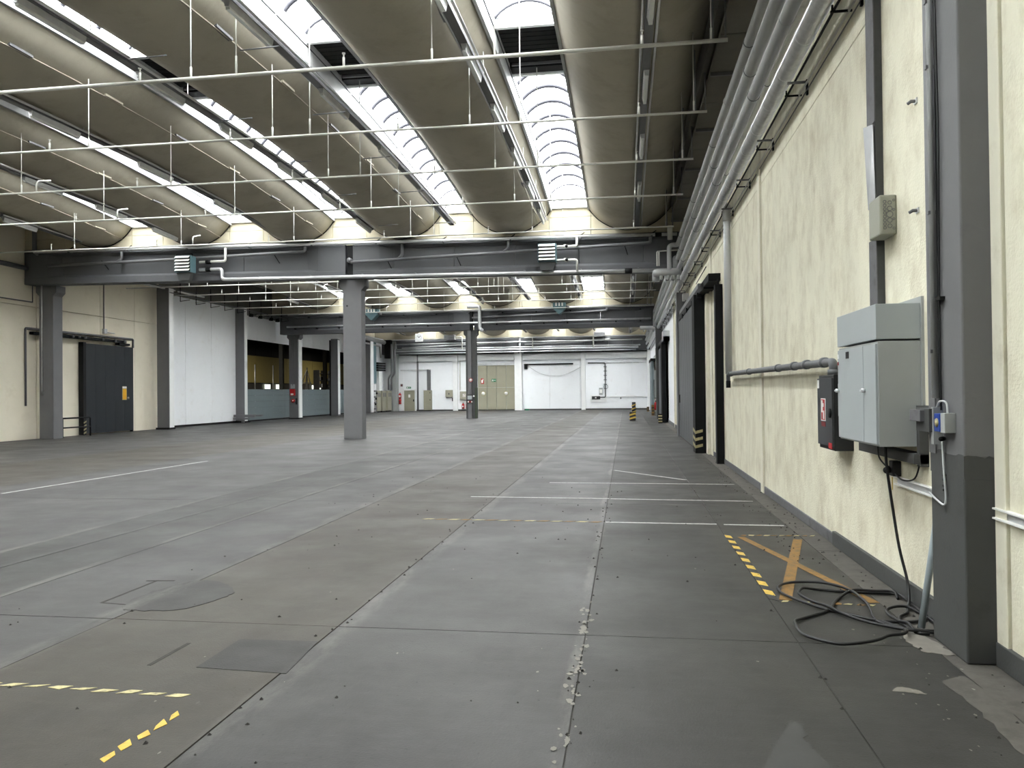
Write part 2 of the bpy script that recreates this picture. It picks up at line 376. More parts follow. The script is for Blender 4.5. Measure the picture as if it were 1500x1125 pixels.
def rooflight(no, i, b):
    """barrel rooflight between shell i (right) and i+1 (left)"""
    y0, y1, dz = BAYS[b]; xl, xr = TC[i + 1] + HW, TC[i] - HW; xc = (xl + xr) / 2; hw = (xr - xl) / 2 + .04
    ze = lambda y: (TZ[i] + TZ[i + 1]) / 2 + dz + SAG + rise(y, b)
    w = thing('window_%d' % no, '%s barrel rooflight from the right wall in the %s bay of the roof' % (ORD[i], ('near', 'middle', 'far')[b]), 'rooflight', (xc, (y0 + y1) / 2, 9), kind='structure')
    n = 16
    for sgn, x in ((-1, xl), (1, xr)):      # upstand boards on the shell edges
        vs = []; fs = []
        for a in range(n + 1):
            y = y0 + (y1 - y0) * a / n; z = ze(y)
            vs += [(x - sgn * .05, y, z - .06), (x - sgn * .05, y, z + .55), (x + sgn * .04, y, z + .55), (x + sgn * .02, y, z - .06)]
        for a in range(n):
            for q in range(4): fs.append((a * 4 + q, a * 4 + (q + 1) % 4, a * 4 + 4 + (q + 1) % 4, a * 4 + 4 + q))
        fs += [(0, 1, 2, 3), (n * 4, n * 4 + 1, n * 4 + 2, n * 4 + 3)]
        cu = MB().add(vs, fs).build('upstand', 'metal_curb', w)
        if b == 0:
            MB().tube([(x - sgn * .062, y0 + (y1 - y0) * a / n, ze(y0 + (y1 - y0) * a / n) + .30) for a in range(n + 1)], .012, 5).build('flashing_bead', 'rib_metal', cu)
    sb = {0: (16.3, 18.85), 1: (47.2, 49.6), 2: (60, 62.4)}[b]      # shutter segment
    RA = .42; Rr = (hw * hw + RA * RA) / (2 * RA); aa = math.asin(min(1, hw / Rr))
    def arc(y, k=12, lift=0):
        zb = ze(y) + .5
        return [(xc + (Rr + lift) * math.sin(-aa + 2 * aa * s / k), y, zb - (Rr - RA) + (Rr + lift) * math.cos(-aa + 2 * aa * s / k)) for s in range(k + 1)]
    segs = [(y0 + .02, sb[0]), (sb[1], y1 - .02)]
    for s0, s1 in segs:
        nb = max(1, round((s1 - s0) / 1.05)); st = (s1 - s0) / nb
        for q in range(nb):
            A = arc(s0 + q * st + .01, 12, .03); B = arc(s0 + (q + 1) * st - .01, 12, .03)
            MB().add(A + B, [(s, s + 1, s + 14, s + 13) for s in range(12)], True).build('pane', 'glazing', w)
            if q: MB().tube(arc(s0 + q * st, 12), .052, 6).build('rib', 'rib_metal', w)
        for ye in (s0, s1):     # closed end of the barrel
            A = arc(ye, 12, .03); c = len(A)
            mb = MB().add(A + [(p[0], p[1], A[0][2] - .02) for p in A], [(s, s + 1, s + 1 + c, s + c) for s in range(12)])
            mb.build('end_pane', 'glazing', w)
            MB().tube(arc(ye, 12), .03, 6).build('rib', 'rib_metal', w)
            z = ze(ye); box(xl - .02, xr + .02, ye - .05, ye + .05, z + .36, z + .54).build('end_rail', 'white_paint', w)
    ya, yb = sb; z0 = ze((ya + yb) / 2) + .45
    st = MB().box(xl - .05, xr + .05, ya + .06, yb - .06, z0 + .08, z0 + .2).build('shutter_box', 'matt_black', w)
    nsl = 9
    for q in range(nsl):
        y = ya + .08 + (yb - ya - .6) * q / nsl; box(xl, xr, y, y + (yb - ya - .6) / nsl - .03, z0 + .02, z0 + .075).build('shutter_slat', 'matt_black', st)
    MB().box(xl + .1, xr - .1, yb - .52, yb - .47, z0 - .04, z0 + .02).build('shutter_rail', 'pipe_dark', st)
    MB().box(xl, xr, yb - .42, yb - .08, z0 - .06, z0 + .08).build('motor_housing', 'black_steel', st)
    # gable top sill under the far end
    box(xl - .02, xr + .02, y1 - .09, y1 + .03, 8.60 + dz, 8.70 + dz).build('sill', 'white_paint', w)
no = 1
for b in range(3):
    for i in range(5):
        rooflight(no, i, b); no += 1
# light portals: sampling guides lying in the real roof openings
for b, (y0, y1, dz) in enumerate([(0.0, 6.4, 0)] + BAYS):
    for i in range(5):
        ld = bpy.data.lights.new('rooflight_portal', 'AREA'); ld.shape = 'RECTANGLE'; ld.size = TC[i] - TC[i + 1] - 2 * HW; ld.size_y = y1 - y0
        ld.cycles.is_portal = True
        lo = bpy.data.objects.new('rooflight_portal', ld); COL.objects.link(lo)
        lo.location = ((TC[i] + TC[i + 1]) / 2, (y0 + y1) / 2, 10.25 + dz if b else 9.0)

# ------------------------------------------------------------------ walls
wr = MB().box(2.42, 2.75, -10.5, YE + .3, -.1, 9.8).build('wall_right', 'cream_smooth'); struct(wr, 'long cream rendered wall on the right', 'wall')
def panel(w, x0, x1, y0, y1, z0, z1, mat, name='panel', bev=.006): return box(x0, x1, y0, y1, z0, z1).build(name, mat, w, bevel=bev)
RP = [(-10.4, 5.15), (5.29, 13.62), (13.86, 21.3), (21.75, 25.4)]
for a, c in RP:
    panel(wr, XR, 2.5, a + .008, c - .008, 0, 5.235, 'cream'); panel(wr, XR, 2.5, a + .008, c - .008, 5.245, 9.4, 'cream')
for a, c in ((13.62, 13.86), (21.3, 21.75), (37.6, 37.9)):
    panel(wr, XR - .035, 2.5, a, c, 0, 6.4, 'cream_smooth', 'batten'); panel(wr, XR, 2.5, a, c, 6.4, 9.4, 'cream', 'batten')
panel(wr, XR - .02, 2.5, 5.15, 5.29, .0, 9.3, 'cream_smooth', 'batten')
panel(wr, XR, 2.5, 25.4, 30.4, 4.55, 9.4, 'cream')
panel(wr, 2.195, 2.5, 21.76, 23.1, 0, 4.4, 'cream_smooth', 'gap_filler')  # cream filler added to cover the shaded gap behind the door edge
for a, c, m in ((30.5, 33.8, 'cream'), (33.8, 37.6, 'cream'), (37.9, 43.2, 'white_wall'), (53.5, 61.9, 'white_wall'), (66.5, 75, 'white_wall')):
    panel(wr, XR, 2.5, a + .01, c - .01, 0, 5.235, m); panel(wr, XR, 2.5, a + .01, c - .01, 5.245, 9.4, m)
for a, c in ((43.2, 53.5), (61.9, 66.5)): panel(wr, XR, 2.5, a, c, 4.6, 9.4, 'white_wall')
br = MB().box(XR - .03, XR + .05, -10.4, 5.285, 0, .15).build('baseboard_right', 'dark_grey_paint', bevel=.006); struct(br, 'grey painted skirting of the right wall', 'baseboard')
for a, c, h, p in ((5.86, 9.18, .155, .035), (9.2, 13.6, .12, .02), (13.9, 19.0, .12, .02), (19.3, 21.28, .12, .02), (21.8, 22.4, .14, .02), (31.2, 37.6, .16, .03), (37.9, 44, .16, .03), (53.5, 62, .16, .03)):
    box(XR - p, XR + .05, a, c, 0, h).build('skirting_length', 'dark_grey_paint' if a < 6 else 'skirting', br, bevel=.006)

wl = MB().box(-25.2, -24.9, -10.5, 47.9, -.1, 9.8).box(-25.2, -24.95, 47.9, 69.3, 7.3, 9.8).box(-25.2, -24.8, 69.3, YE + .3, -.1, 9.8).build('wall_left', 'cream_left'); struct(wl, 'long left wall, cream near and white further on', 'wall')
for a, c in ((-10.4, 21.5), (21.5, 27.2), (27.2, 29.55), (29.6, 33.6), (33.6, 36.2), (36.2, 38.3)):
    panel(wl, XL, -24.8, a + .008, c - .008, .0, 5.55, 'cream_left'); panel(wl, XL, -24.8, a + .008, c - .008, 5.57, 9.3, 'cream_left')
for a, c in ((38.35, 40.8), (40.8, 43.6), (43.6, 46.6)):
    panel(wl, XL, -24.8, a + .008, c - .008, .12, 7.3, 'white_wall')
panel(wl, XL - .03, -24.8, 38.3, 47, 7.33, 9.3, 'roof_infill')
box(XL - .02, -24.8, 38.3, 46.6, 0, .11).build('skirting_length', 'matt_black', wl)
for a, c in ((47.6, 49.7), (49.7, 52.6), (52.6, 55.2), (55.2, 57.3), (57.3, 59.2), (59.2, 61.5), (61.5, 65), (65, 68.7)):
    panel(wl, XL - .15, -24.78, a + .006, c - .006, 5.45, 7.3, 'white_wall')                       # sandwich panels over the openings
for a, c in ((47.2, 53.5), (53.51, 61.5), (61.51, 68.8)):
    for k in range(5): panel(wl, XL, -24.55, a, c, .1 + k * .41, .1 + (k + 1) * .41 - .008, 'panel_grey', 'dado_plank', .004)
    box(XL + .03, -24.6, a, c, 0, .09).build('skirting_length', 'matt_black', wl)
panel(wl, XL - .1, -24.8, 47, 69.3, 7.34, 9.3, 'roof_infill')
for a, c in ((69.35, 70.7), (70.7, 72.6), (72.6, 74.9)): panel(wl, -24.8, -23.9, a, c, 0, 7.2, 'white_wall')

wf = MB().box(-25.2, 2.7, YE + .1, YE + .4, -.1, 9.8).build('wall_far', 'white_wall'); struct(wf, 'white far end wall of the hall', 'wall')
for a, c in ((-24, -21.9), (-20.7, -19.9), (-19.9, -16.9), (-16.4, -14.4), (-9.9, -7.3), (-7.3, -4.35), (-3.85, -1.6), (-1.6, .5), (.5, 2.3)):
    panel(wf, a + .006, c - .006, YE - .02, YE + .12, .14, 4.75, 'white_wall')
panel(wf, -21.9, -20.7, YE - .02, YE + .12, 2.14, 4.75, 'white_wall')
for k in range(9): panel(wf, -23.8 + k * 2.9, -23.8 + k * 2.9 + 2.88, YE - .02, YE + .12, 5.7, 7.1, 'white_wall')
for a, c in ((-22.3, -16.85), (-16.3, -10.75), (-9.85, -4.3), (-3.8, 2.2)): panel(wf, a, c, YE - .22, YE + .1, 4.92, 5.5, 'white_paint', 'lintel_beam')
for a, c in ((-22.3, -10.75), (-9.8, 2.2)): panel(wf, a, c, YE - .3, YE + .1, 5.54, 5.98, 'dark_grey_paint', 'dark_band_board')
bf = MB().box(-20.6, -14.5, YE - .04, YE + .05, 0, .13).box(-9.8, 2.2, YE - .04, YE + .05, 0, .13).build('baseboard_far', 'dark_grey_paint'); struct(bf, 'dark skirting of the far wall', 'baseboard')
wb = MB().box(-25.2, 2.7, -10.8, -10.5, -.1, 9.0).build('wall_back', 'cream_smooth'); struct(wb, 'plain cream wall behind the camera', 'wall')

# ------------------------------------------------------------------ the neighbouring hall beyond the half-height openings
nw = MB().box(-43, -42.7, 20, 126, -.2, 9).box(-43, -25, 125.7, 126, -.2, 9).box(-25.2, -25, 75, 126, -.2, 9).box(-43, -25, 20, 20.3, -.2, 9).build('wall_annex', 'dark_room'); struct(nw, 'dark neighbouring hall with an olive back wall seen through the openings', 'wall')
for k in range(20): panel(nw, -42.72, -42.55, 40 + k * 4.1, 44.05 + k * 4.1, 3.2, 6.3, 'olive')
for k in range(20): panel(nw, -42.72, -42.6, 40 + k * 4.1, 44.02 + k * 4.1, 6.4, 8.9, 'matt_black')
na = box(-43, -25, 20, 126, 9, 9.2).build('ceiling_annex', 'dark_room'); struct(na, 'dark ceiling of the neighbouring hall', 'ceiling')
for k, (y, h) in enumerate(((67.8, 5.1), (71.2, 5.16))):
    q = thing('steel_post', '%s thin pale steel post standing behind the grey half wall of the nearest opening' % ('nearer' if k == 0 else 'farther'), 'post', (-31, y - 6, 0), 'thin posts in the neighbouring hall')
    MB().cyl((-31, y - 6, 0), (-31, y - 6, h * .85), .05).build('tube', 'galv', q); box(-31.12, -30.88, y - 6.12, y - 5.88, 0, .03).build('foot_plate', 'galv', q)
for k, (x, y) in enumerate(((-31, 66.9), (-31, 77.2))):
    q = thing('annex_column', 'dark grey square column of the neighbouring hall behind the %s opening' % ('nearest' if k == 0 else 'second'), 'column', (x, y, 0), kind='thing')
    box(x - .17, x + .17, y - .17, y + .17, 0, 7).build('shaft', 'dark_grey_paint', q); box(x - .4, x + .4, y - .4, y + .4, 7, 7.4).build('head', 'dark_grey_paint', q)
q = thing('tripod_rig', 'pale steel A shaped lifting rig standing behind the second opening', 'rig', (-31, 72.6, 0))
for dx, dy in ((-.6, -2.3), (.6, -2.2), (0, 2.4)): MB().cyl((-31 + dx, 72.6 + dy, 0), (-31, 72.6, 4.2), .05, 8).build('leg', 'galv', q)
MB().cyl((-31, 72.6, 0.4), (-31, 72.6, 4.4), .06, 8).build('mast', 'galv', q); MB().cyl((-31, 71.6, 2.9), (-31, 73.6, 2.9), .05, 8).build('brace', 'alu', q)
for k, (y0, y1, z0) in enumerate(((87, 88.5, 2.0), (90, 92, 2.0), (101, 102.3, 2.0), (103.5, 105, 2.0))):
    wn = thing('window_%d' % (no + k), 'small pale window low in the dark neighbouring hall, %s from the camera' % ORD[k], 'window', (-42.5, (y0 + y1) / 2, 2.5), kind='structure')
    box(-42.54, -42.48, y0, y1, 2.5, 3.0).build('pane', 'lit_window', wn)
    MB().box(-42.56, -42.44, y0 - .06, y0, 2.45, 3.05).box(-42.56, -42.44, y1, y1 + .06, 2.45, 3.05).box(-42.56, -42.44, y0, y1, 2.45, 2.5).box(-42.56, -42.44, y0, y1, 3.0, 3.05).build('frame', 'white_paint', wn)
q = thing('storage_rack', 'dark storage rack with small parts seen behind the second opening', 'rack', (-39.5, 99, 0))
for z in (.6, 1.6, 2.6, 3.5, 4.4): box(-39.9, -39.1, 95.5, 103, z, z + .08).build('shelf', 'black_steel', q)
for y in (95.5, 98, 100.5, 103): box(-39.9, -39.1, y - .06, y + .06, 0, 4.9).build('upright', 'pipe_dark', q)
for k in range(14): y = 95.8 + k * .5; z = 2.68 if k % 2 else 3.58; box(-39.6, -39.15, y, y + .3, z, z + random.uniform(.2, .5)).build('crate', ('pipe_dark', 'galv', 'black_steel')[k % 3], q)
for k, y in enumerate((60, 80, 100)):  # unseen lamps added to brighten the neighbouring hall
    lf = thing('annex_fill_lamp', 'long lamp added to light the neighbouring hall, %s along' % ORD[k], 'lamp', (-37, y, 7.6))
    box(-36.1, -35.9, y - .8, y + .8, 7.6, 7.7).build('housing', 'white_paint', lf); MB().cyl((-36, y, 7.7), (-36, y, 9.0), .015, 6).build('hanger', 'galv', lf)
    ld = bpy.data.lights.new('annex_fill', 'AREA'); ld.shape = 'RECTANGLE'; ld.size = .2; ld.size_y = 1.6; ld.energy = 60; ld.color = (1, .93, .78)
    lo = bpy.data.objects.new('annex_fill', ld); COL.objects.link(lo); lo.location = (-36, y, 7.58)

# ------------------------------------------------------------------ beams and columns
def beam(x0, x1, y, zb, zt, label, tl=True):
    t_ = (lambda x: tilt(x)) if tl else (lambda x: 0)
    o = thing('concrete_beam', label, 'beam', ((x0 + x1) / 2, y, zb), kind='thing')
    def run(poly, a, c, nm):
        m = MB().prism(poly, 'x', a, c); m.v = [(X, Y, Z + t_(X)) for X, Y, Z in m.v]; return m.build(nm, 'beam_paint', o, bevel=.01)
    run([(y - .3, zb), (y + .3, zb), (y + .3, zb + .26), (y + .18, zb + .36), (y - .18, zb + .36), (y - .3, zb + .26)], x0, x1, 'bottom_flange')
    run([(y - .3, zt - .2), (y - .18, zt - .3), (y + .18, zt - .3), (y + .3, zt - .2), (y + .3, zt), (y - .3, zt)], x0, x1, 'top_flange')
    n = 4; L = (x1 - x0 - 3.2) / n
    for k in range(n): run([(y - .14, zb + .3), (y + .14, zb + .3), (y + .14, zt - .25), (y - .14, zt - .25)], x0 + 1.6 + k * L + .006, x0 + 1.6 + (k + 1) * L - .006, 'web_panel')
    for a, c in ((x0, x0 + 1.1), (x1 - 1.1, x1)): run([(y - .29, zb + .2), (y + .29, zb + .2), (y + .29, zt - .15), (y - .29, zt - .15)], a, c, 'end_block')
    for a, c, s in ((x0 + 1.1, x0 + 1.6, 1), (x1 - 1.1, x1 - 1.6, -1)):
        m = MB(); z0, z1 = zb + .25, zt - .22
        m.add([(a, y - .29, z0), (a, y + .29, z0), (a, y + .29, z1), (a, y - .29, z1), (c, y - .14, z0), (c, y + .14, z0), (c, y + .14, z1), (c, y - .14, z1)],
              [(0, 1, 2, 3), (4, 5, 6, 7), (0, 1, 5, 4), (1, 2, 6, 5), (2, 3, 7, 6), (3, 0, 4, 7)])
        m.v = [(X, Y, Z + t_(X)) for X, Y, Z in m.v]; m.build('end_taper', 'beam_paint', o)
    return o
beam(-10.42, 2.3, 29.15, 6.12, 7.55, 'right half of the nearest grey concrete cross beam, right of the freestanding column')
beam(-24.6, -10.72, 29.15, 6.12, 7.55, 'left half of the nearest grey concrete cross beam, above the dark fire door')
beam(-10.2, 2.3, 52.3, 6.02, 7.4, 'right half of the second grey cross beam, further down the hall', False)
beam(-24.2, -10.5, 52.3, 6.02, 7.4, 'left half of the second grey cross beam, beyond the freestanding column', False)
beam(-24.0, -10.3, 74.55, 5.62, 7.0, 'left half of the last cross beam, against the white far wall', False)
beam(-10.0, 2.3, 74.55, 5.62, 7.0, 'right half of the last cross beam, against the white far wall', False)

def column(x0, x1, y0, y1, h, mat, label, corbel=None, foot=None):
    o = thing('concrete_column', label, 'column', ((x0 + x1) / 2, (y0 + y1) / 2, 0), kind='thing')
    xm = (x0 + x1) / 2
    if corbel:
        e, hc = corbel
        MB().prism([(x0, 0), (x1, 0), (x1, h - hc - e), (x1 + e, h - hc), (x1 + e, h), (x0 - e, h), (x0 - e, h - hc), (x0, h - hc - e)], 'y', y0, y1).build('shaft', mat, o, bevel=.015)
    else: box(x0, x1, y0, y1, 0, h).build('shaft', mat, o, bevel=.015)
    return o
c1 = column(-10.92, -10.17, 29.08, 29.55, 6.24, 'grey_paint', 'tall freestanding grey concrete column with corbel head, nearest the camera', (.16, .28))
box(-10.7, -10.44, 29.0, 29.4, 6.24, 7.6).build('gap_plug', 'matt_black', c1); MB().cyl((-10.57, 28.84, 6.95), (-10.57, 29.3, 6.95), .1, 12).build('pipe_stub', 'pipe_dark', c1)  # black plug stands in for the dark gap between the beam halves
MB().cyl((-10.75, 29.075, 5.2), (-10.75, 29.12, 5.2), .035, 10).build('fixing_hole', 'matt_black', c1)
c2 = column(-10.82, -10.12, 52.1, 52.6, 6.05, 'dark_grey_paint', 'further freestanding grey column with signs and switch boxes, green stained edges', (.14, .3))
box(-10.2, -10.1, 52.06, 52.62, 0, 2.1).build('green_side', 'moss_green', c2); box(-10.5, -10.32, 52.0, 52.4, 5.95, 7.4).build('gap_plug', 'matt_black', c2)  # black plug again paints the dark between the beam halves
box(-10.66, -10.42, 51.95, 52.1, 0, 6).build('conduit_casing', 'grey_paint', c2)
l1 = column(-24.3, -23.65, 29.3, 29.85, 6.42, 'grey_paint', 'grey corbelled column against the cream wall left of the dark fire door', (.15, .28))
lc2 = column(-24.3, -23.62, 37.55, 38.0, 7.5, 'grey_paint', 'grey column with a pale edge right of the dark fire door')
box(-23.625, -23.60, 37.58, 37.98, .1, 7.4).build('pale_edge', 'white_paint', lc2); box(-24.35, -23.58, 37.5, 38.05, 0, .1).build('base_band', 'black_steel', lc2)
lc3 = column(-24.78, -24.06, 46.5, 46.9, 7.4, 'grey_paint', 'grey column between white panels and the first opening, bench rails at foot')
box(-24.07, -24.04, 46.53, 46.87, .1, 7.3).build('pale_edge', 'white_paint', lc3); box(-24.98, -24.74, 46.3, 46.5, 0, 7.2).build('black_edge', 'matt_black', lc3); box(-24.82, -24.05, 46.46, 47.24, 0, .1).build('base_band', 'black_steel', lc3)  # black strip stands in for the dark gap left of this column
lc4 = column(-23.95, -23.27, 52.9, 53.5, 6.1, 'grey_paint', 'grey column with red alarm box between the two openings', (.14, .25))
box(-23.28, -23.2, 52.95, 53.45, .1, 5.7).build('pale_edge', 'white_paint', lc4); box(-24.0, -23.2, 52.88, 53.55, 0, .09).build('base_band', 'matt_black', lc4)
for dx in (0, .18): MB().tube([(-23.68 + dx, 52.87, 2.4 + dx), (-23.68 + dx, 52.87, 6)], .025, 6).build('conduit', 'pipe_dark', lc4)
box(-23.82, -23.5, 52.86, 52.9, 2.2, 2.5).build('switch_plate', 'cabinet_grey', lc4)
lc5 = column(-23.98, -23.40, 61.0, 61.5, 6.3, 'grey_paint', 'grey column right of the second opening, partly behind the near column')
box(-23.41, -23.37, 61.03, 61.47, .1, 6.2).build('pale_edge', 'white_paint', lc5); box(-24.1, -23.98, 60.95, 61.05, 0, 6.2).build('black_edge', 'matt_black', lc5)
lc6 = column(-23.65, -23.15, 68.5, 69.3, 6.9, 'grey_paint', 'broad grey column beside the switchgear near the far corner')
box(-23.16, -23.08, 68.5, 69.25, .05, 6.8).build('pale_edge', 'white_paint', lc6)
column(-23.0, -22.42, 74.2, 75, 6.9, 'cabinet_side', 'pale grey corner column at the left end of the far wall')
column(-16.85, -16.38, YE - .25, YE + .1, 5.6, 'white_paint', 'white pilaster on the far wall right of the small square box')
column(-10.68, -9.98, YE - .45, YE + .1, 6.0, 'white_paint', 'white corbelled pilaster right of the beige gate on the far wall', (.13, .25))
column(-4.25, -3.85, YE - .25, YE + .1, 5.6, 'white_paint', 'white pilaster on the far wall left of the wall conduit')
column(2.02, 2.32, 73.5, YE, 5.6, 'white_paint', 'white pilaster in the right corner of the far wall')
# the near right column: lighter paint above, dark paint band below with a ragged edge
rc = thing('concrete_column', 'large grey wall column at the right edge, painted darker below', 'column', (2.2, 5.55, 0), kind='thing')
box(2.115, 2.4, 5.29, 5.83, 1.3, 9.3).build('shaft', 'grey_paint', rc, bevel=.012)
box(2.113, 2.4, 5.288, 5.832, 0, 1.18).build('painted_base', 'dark_grey_paint', rc, bevel=.012)
m = MB()
def ragged(n, f, z=1.31, a=.012):
    top = [z + random.uniform(-a, a) for _ in range(n + 1)]
    vs = [f(k / n, 1.17) for k in range(n + 1)] + [f(k / n, top[k]) for k in range(n + 1)]
    m.add(vs, [(k, k + 1, k + n + 2, k + n + 1) for k in range(n)])
ragged(14, lambda u, z: (2.112, 5.288 + u * .544, z + (.02 * u if z > 1.2 else 0))); ragged(8, lambda u, z: (2.112 + u * .2, 5.287, z)); m.build('ragged_paint_edge', 'dark_grey_paint', rc)
box(2.116, 2.39, 5.292, 5.828, 1.15, 1.32).build('shaft_core', 'grey_paint', rc)

# ------------------------------------------------------------------ roof lights strips along the shells
RX = [(.45, 0), (-2.9, 1), (-6.3, 2), (-9.4, 3), (-13.1, 4), (-17.2, 5), (-21.5, 6)]
lamp_me = MB().box(-.035, .035, -.75, .75, -.03, .03).mesh('lamp_tube', 'lamp_off')
lampd_me = MB().prism([(-.06, .06), (.06, .06), (.035, -.05), (-.035, -.05)], 'y', -.78, .78).mesh('lamp_body', 'galv')
hang_me = MB().box(-.008, .008, -.008, .008, 0, .45).mesh('hanger', 'galv')
def strip(x, k, b):
    y0, y1, dz = BAYS[b]; ya = y0 + (1.0 if k != 6 else 17.5); yb = y1 - .9
    zf = lambda y: 7.86 + dz + .32 * (1 - ((y - (y0 + y1) / 2) / ((y1 - y0) / 2)) ** 2) + (.05 if k in (1, 2) else 0)
    if k == 0: zf = lambda y: TZ[0] + dz + rise(y, b) - .16
    o = thing('strip_light', '%s row of unlit strip lamps from the right wall under the %s roof bay' % (ORD[k], ('near', 'middle', 'far')[b]), 'lamp', (x, (ya + yb) / 2, 7.9), 'rows of strip lamps')
    n = 14; P = [ya + (yb - ya) * a / n for a in range(n + 1)]
    for dx, r in ((-.10, .022), (.16, .028)):
        MB().tube([(x + dx, y, zf(y) + .03) for y in P], r, 6).build('conduit', 'galv' if dx < 0 else 'alu', o)
    vs = []; fs = []
    for y in P:
        z = zf(y); vs += [(x - .06, y, z - .02), (x + .1, y, z - .02), (x + .1, y, z + .07), (x - .06, y, z + .07)]
    for a in range(n):
        for q in range(4): fs.append((a * 4 + q, a * 4 + (q + 1) % 4, a * 4 + 4 + (q + 1) % 4, a * 4 + 4 + q))
    MB().add(vs, fs + [(0, 1, 2, 3), (n * 4, n * 4 + 1, n * 4 + 2, n * 4 + 3)]).build('trunking', 'pipe_dark', o)
    y = ya + .9
    while y < yb - .5:
        sl = math.atan((zf(y + .5) - zf(y - .5)))
        p = put('lamp_body', lampd_me, o, (x + .03, y, zf(y) - .08)); p.rotation_euler.x = sl
        if b < 2: p = put('lamp_tube', lamp_me, o, (x + .03, y, zf(y) - .14)); p.rotation_euler.x = sl
        h = put('hanger', hang_me, o, (x + .1, y + .85, zf(y + .85) + .05))
        y += 3.1 if k % 2 else 3.9
for b in range(3):
    for x, k in RX:
        strip(x, k, b)

# ------------------------------------------------------------------ sprinkler lines
SY = [12.3, 15.4, 18.5, 21.8, 26.0]
rod_long = MB().cyl((0, 0, 0), (0, 0, 1.0), .011, 6).cyl((0, 0, .0), (0, 0, .14), .02, 6).mesh('hanger_rod', 'pipe_white')
head_me = MB().cyl((0, 0, 0), (0, 0, .17), .022, 8).cyl((0, 0, .17), (0, 0, .23), .013, 6).cyl((0, 0, .23), (0, 0, .245), .03, 8).mesh('sprinkler_head', 'pipe_white')
ZS = 7.22
for b in range(2):
    for k, y in enumerate(SY):
        yy = y if b == 0 else y + 22.9
        r = .034 if (k == 0 and b == 0) else .026
        o = thing('sprinkler_pipe', '%s white sprinkler pipe with upright heads crossing the hall under the %s roof bay' % (ORD[k], ('near', 'middle')[b]), 'pipe', (-11, yy, ZS), 'sprinkler pipes')
        xr_ = 1.62; zp = lambda x: ZS - .06 + tilt(x) * .12 - .1 * b
        MB().tube([(x, yy, zp(x)) for x in (xr_, -8, -16, -24.4)], r, 8).build('pipe', 'pipe_white', o)
        for x in (xr_ - .03, xr_ - .22): MB().cyl((x, yy, zp(x)), (x, yy, zp(x) + (.75 if x > 1.5 else 1.2)), .016, 6).build('end_riser', 'pipe_dark', o)
        for i in range(6):
            xh = TC[i] + (.1 if i == 0 else (-.35 if i == 1 else .2))
            put('sprinkler_head', head_me, o, (xh, yy, zp(xh)))
            for sx in (HW - .35, -HW - .75):
                xx = TC[i] + sx
                if xx < -24 or (sx < 0 and i > 1): continue
                top = (TZ[i] + BAYS[b][2] + rise(yy, b) + RAD - math.sqrt(max(.05, RAD ** 2 - sx * sx))) if abs(sx) < HW else TZ[i] + SAG + rise(yy, b) + .5
                p = put('hanger_rod', rod_long, o, (xx, yy, zp(xx))); p.scale.z = max(.4, top - zp(xx))
            if i in (2,) and b == 0:
                for dx in (-1.15, .9): MB().cyl((TC[i] + HW + dx - .35, yy, zp(-7) + .42), (TC[i] + HW + dx + .35, yy, zp(-7) + .44), .012, 6).build('cross_stay', 'pipe_dark', o)
            if i == 4: MB().tube(bend([(TC[i] + 1.6, yy, zp(-15)), (TC[i] + 1.6, yy, zp(-15) + .3), (TC[i] + 1.6, yy + .5, zp(-15) + .45)], .1), r * .9, 8).build('branch_elbow', 'pipe_white', o)

# ------------------------------------------------------------------ pipes on the beams
def pipe(name, label, pts, r, mat, cat='pipe', n=12, group=None, parent=None, part='run', br=.16):
    o = thing(name, label, cat, tuple(pts[0]), group) if parent is None else parent
    MB().tube(bend(pts, br), r, n).build(part, mat, o); return o
T = lambda x, z: z + tilt(x)
yb1 = 28.68
o = pipe('heating_pipe', 'upper silver heating pipe running along the top of the nearest cross beam', [(x, yb1, T(x, 7.43)) for x in (1.9, -4, -10, -17, -24)], .062, 'alu')
for x in [1.0 - k * 2.6 for k in range(10)]: box(x - .03, x + .03, yb1 - .09, 28.9, T(x, 7.36), T(x, 7.39)).build('clip', 'pipe_dark', o); MB().cyl((x, yb1, T(x, 7.48)), (x + .16, yb1, T(x, 7.58)), .018, 6).build('stay', 'black_steel', o)
MB().cyl((1.35, yb1, T(1, 7.42)), (1.12, yb1, T(1, 7.42)), .075, 12).build('dark_sleeve', 'matt_black', o)
o = pipe('heating_pipe', 'lower silver heating pipe running along the foot of the nearest cross beam', [(x, yb1, T(x, 6.13)) for x in (1.75, -4, -10, -15.3)] + [(-15.75, yb1, T(-15, 6.13) + .02), (-15.75, yb1, 6.75), (-16.7, yb1, 6.75)], .07, 'alu', br=.12)
MB().cyl((.28, yb1, T(.3, 6.13)), (.02, yb1, T(0, 6.13)), .10, 12).build('dark_sleeve', 'matt_black', o)
for k in range(8): x = .5 - k * 2.1; box(x - .03, x + .03, yb1 - .04, 28.9, T(x, 6.19), T(x, 6.24)).build('clip', 'pipe_dark', o)
MB().tube(bend([(-16.7, yb1, 7.05), (-15.6, yb1, 7.06), (-15.6, yb1, T(-15.6, 7.4))], .1), .05, 10).build('heater_branch', 'pipe_white', o)
for z in (6.75, 7.05): MB().cyl((-16.42, yb1, z), (-16.22, yb1, z), .085, 10).build('valve', 'black_steel', o)
o = pipe('drain_pipe', 'dark drain pipe sloping along the nearest cross beam, right of the near column', [(.95, 28.72, 7.4), (.95, 28.72, 7.16), (-4.5, 28.72, 7.0), (-10.45, 28.72, 6.84)], .06, 'pipe_dark')
for x, z in ((-4.3, 7.0), (-8.4, 6.88)): MB().tube(bend([(x - .2, 28.72, z), (x, 28.72, z + .16), (x, 28.72, 7.6)], .1), .055, 10).build('inlet', 'pipe_dark', o)
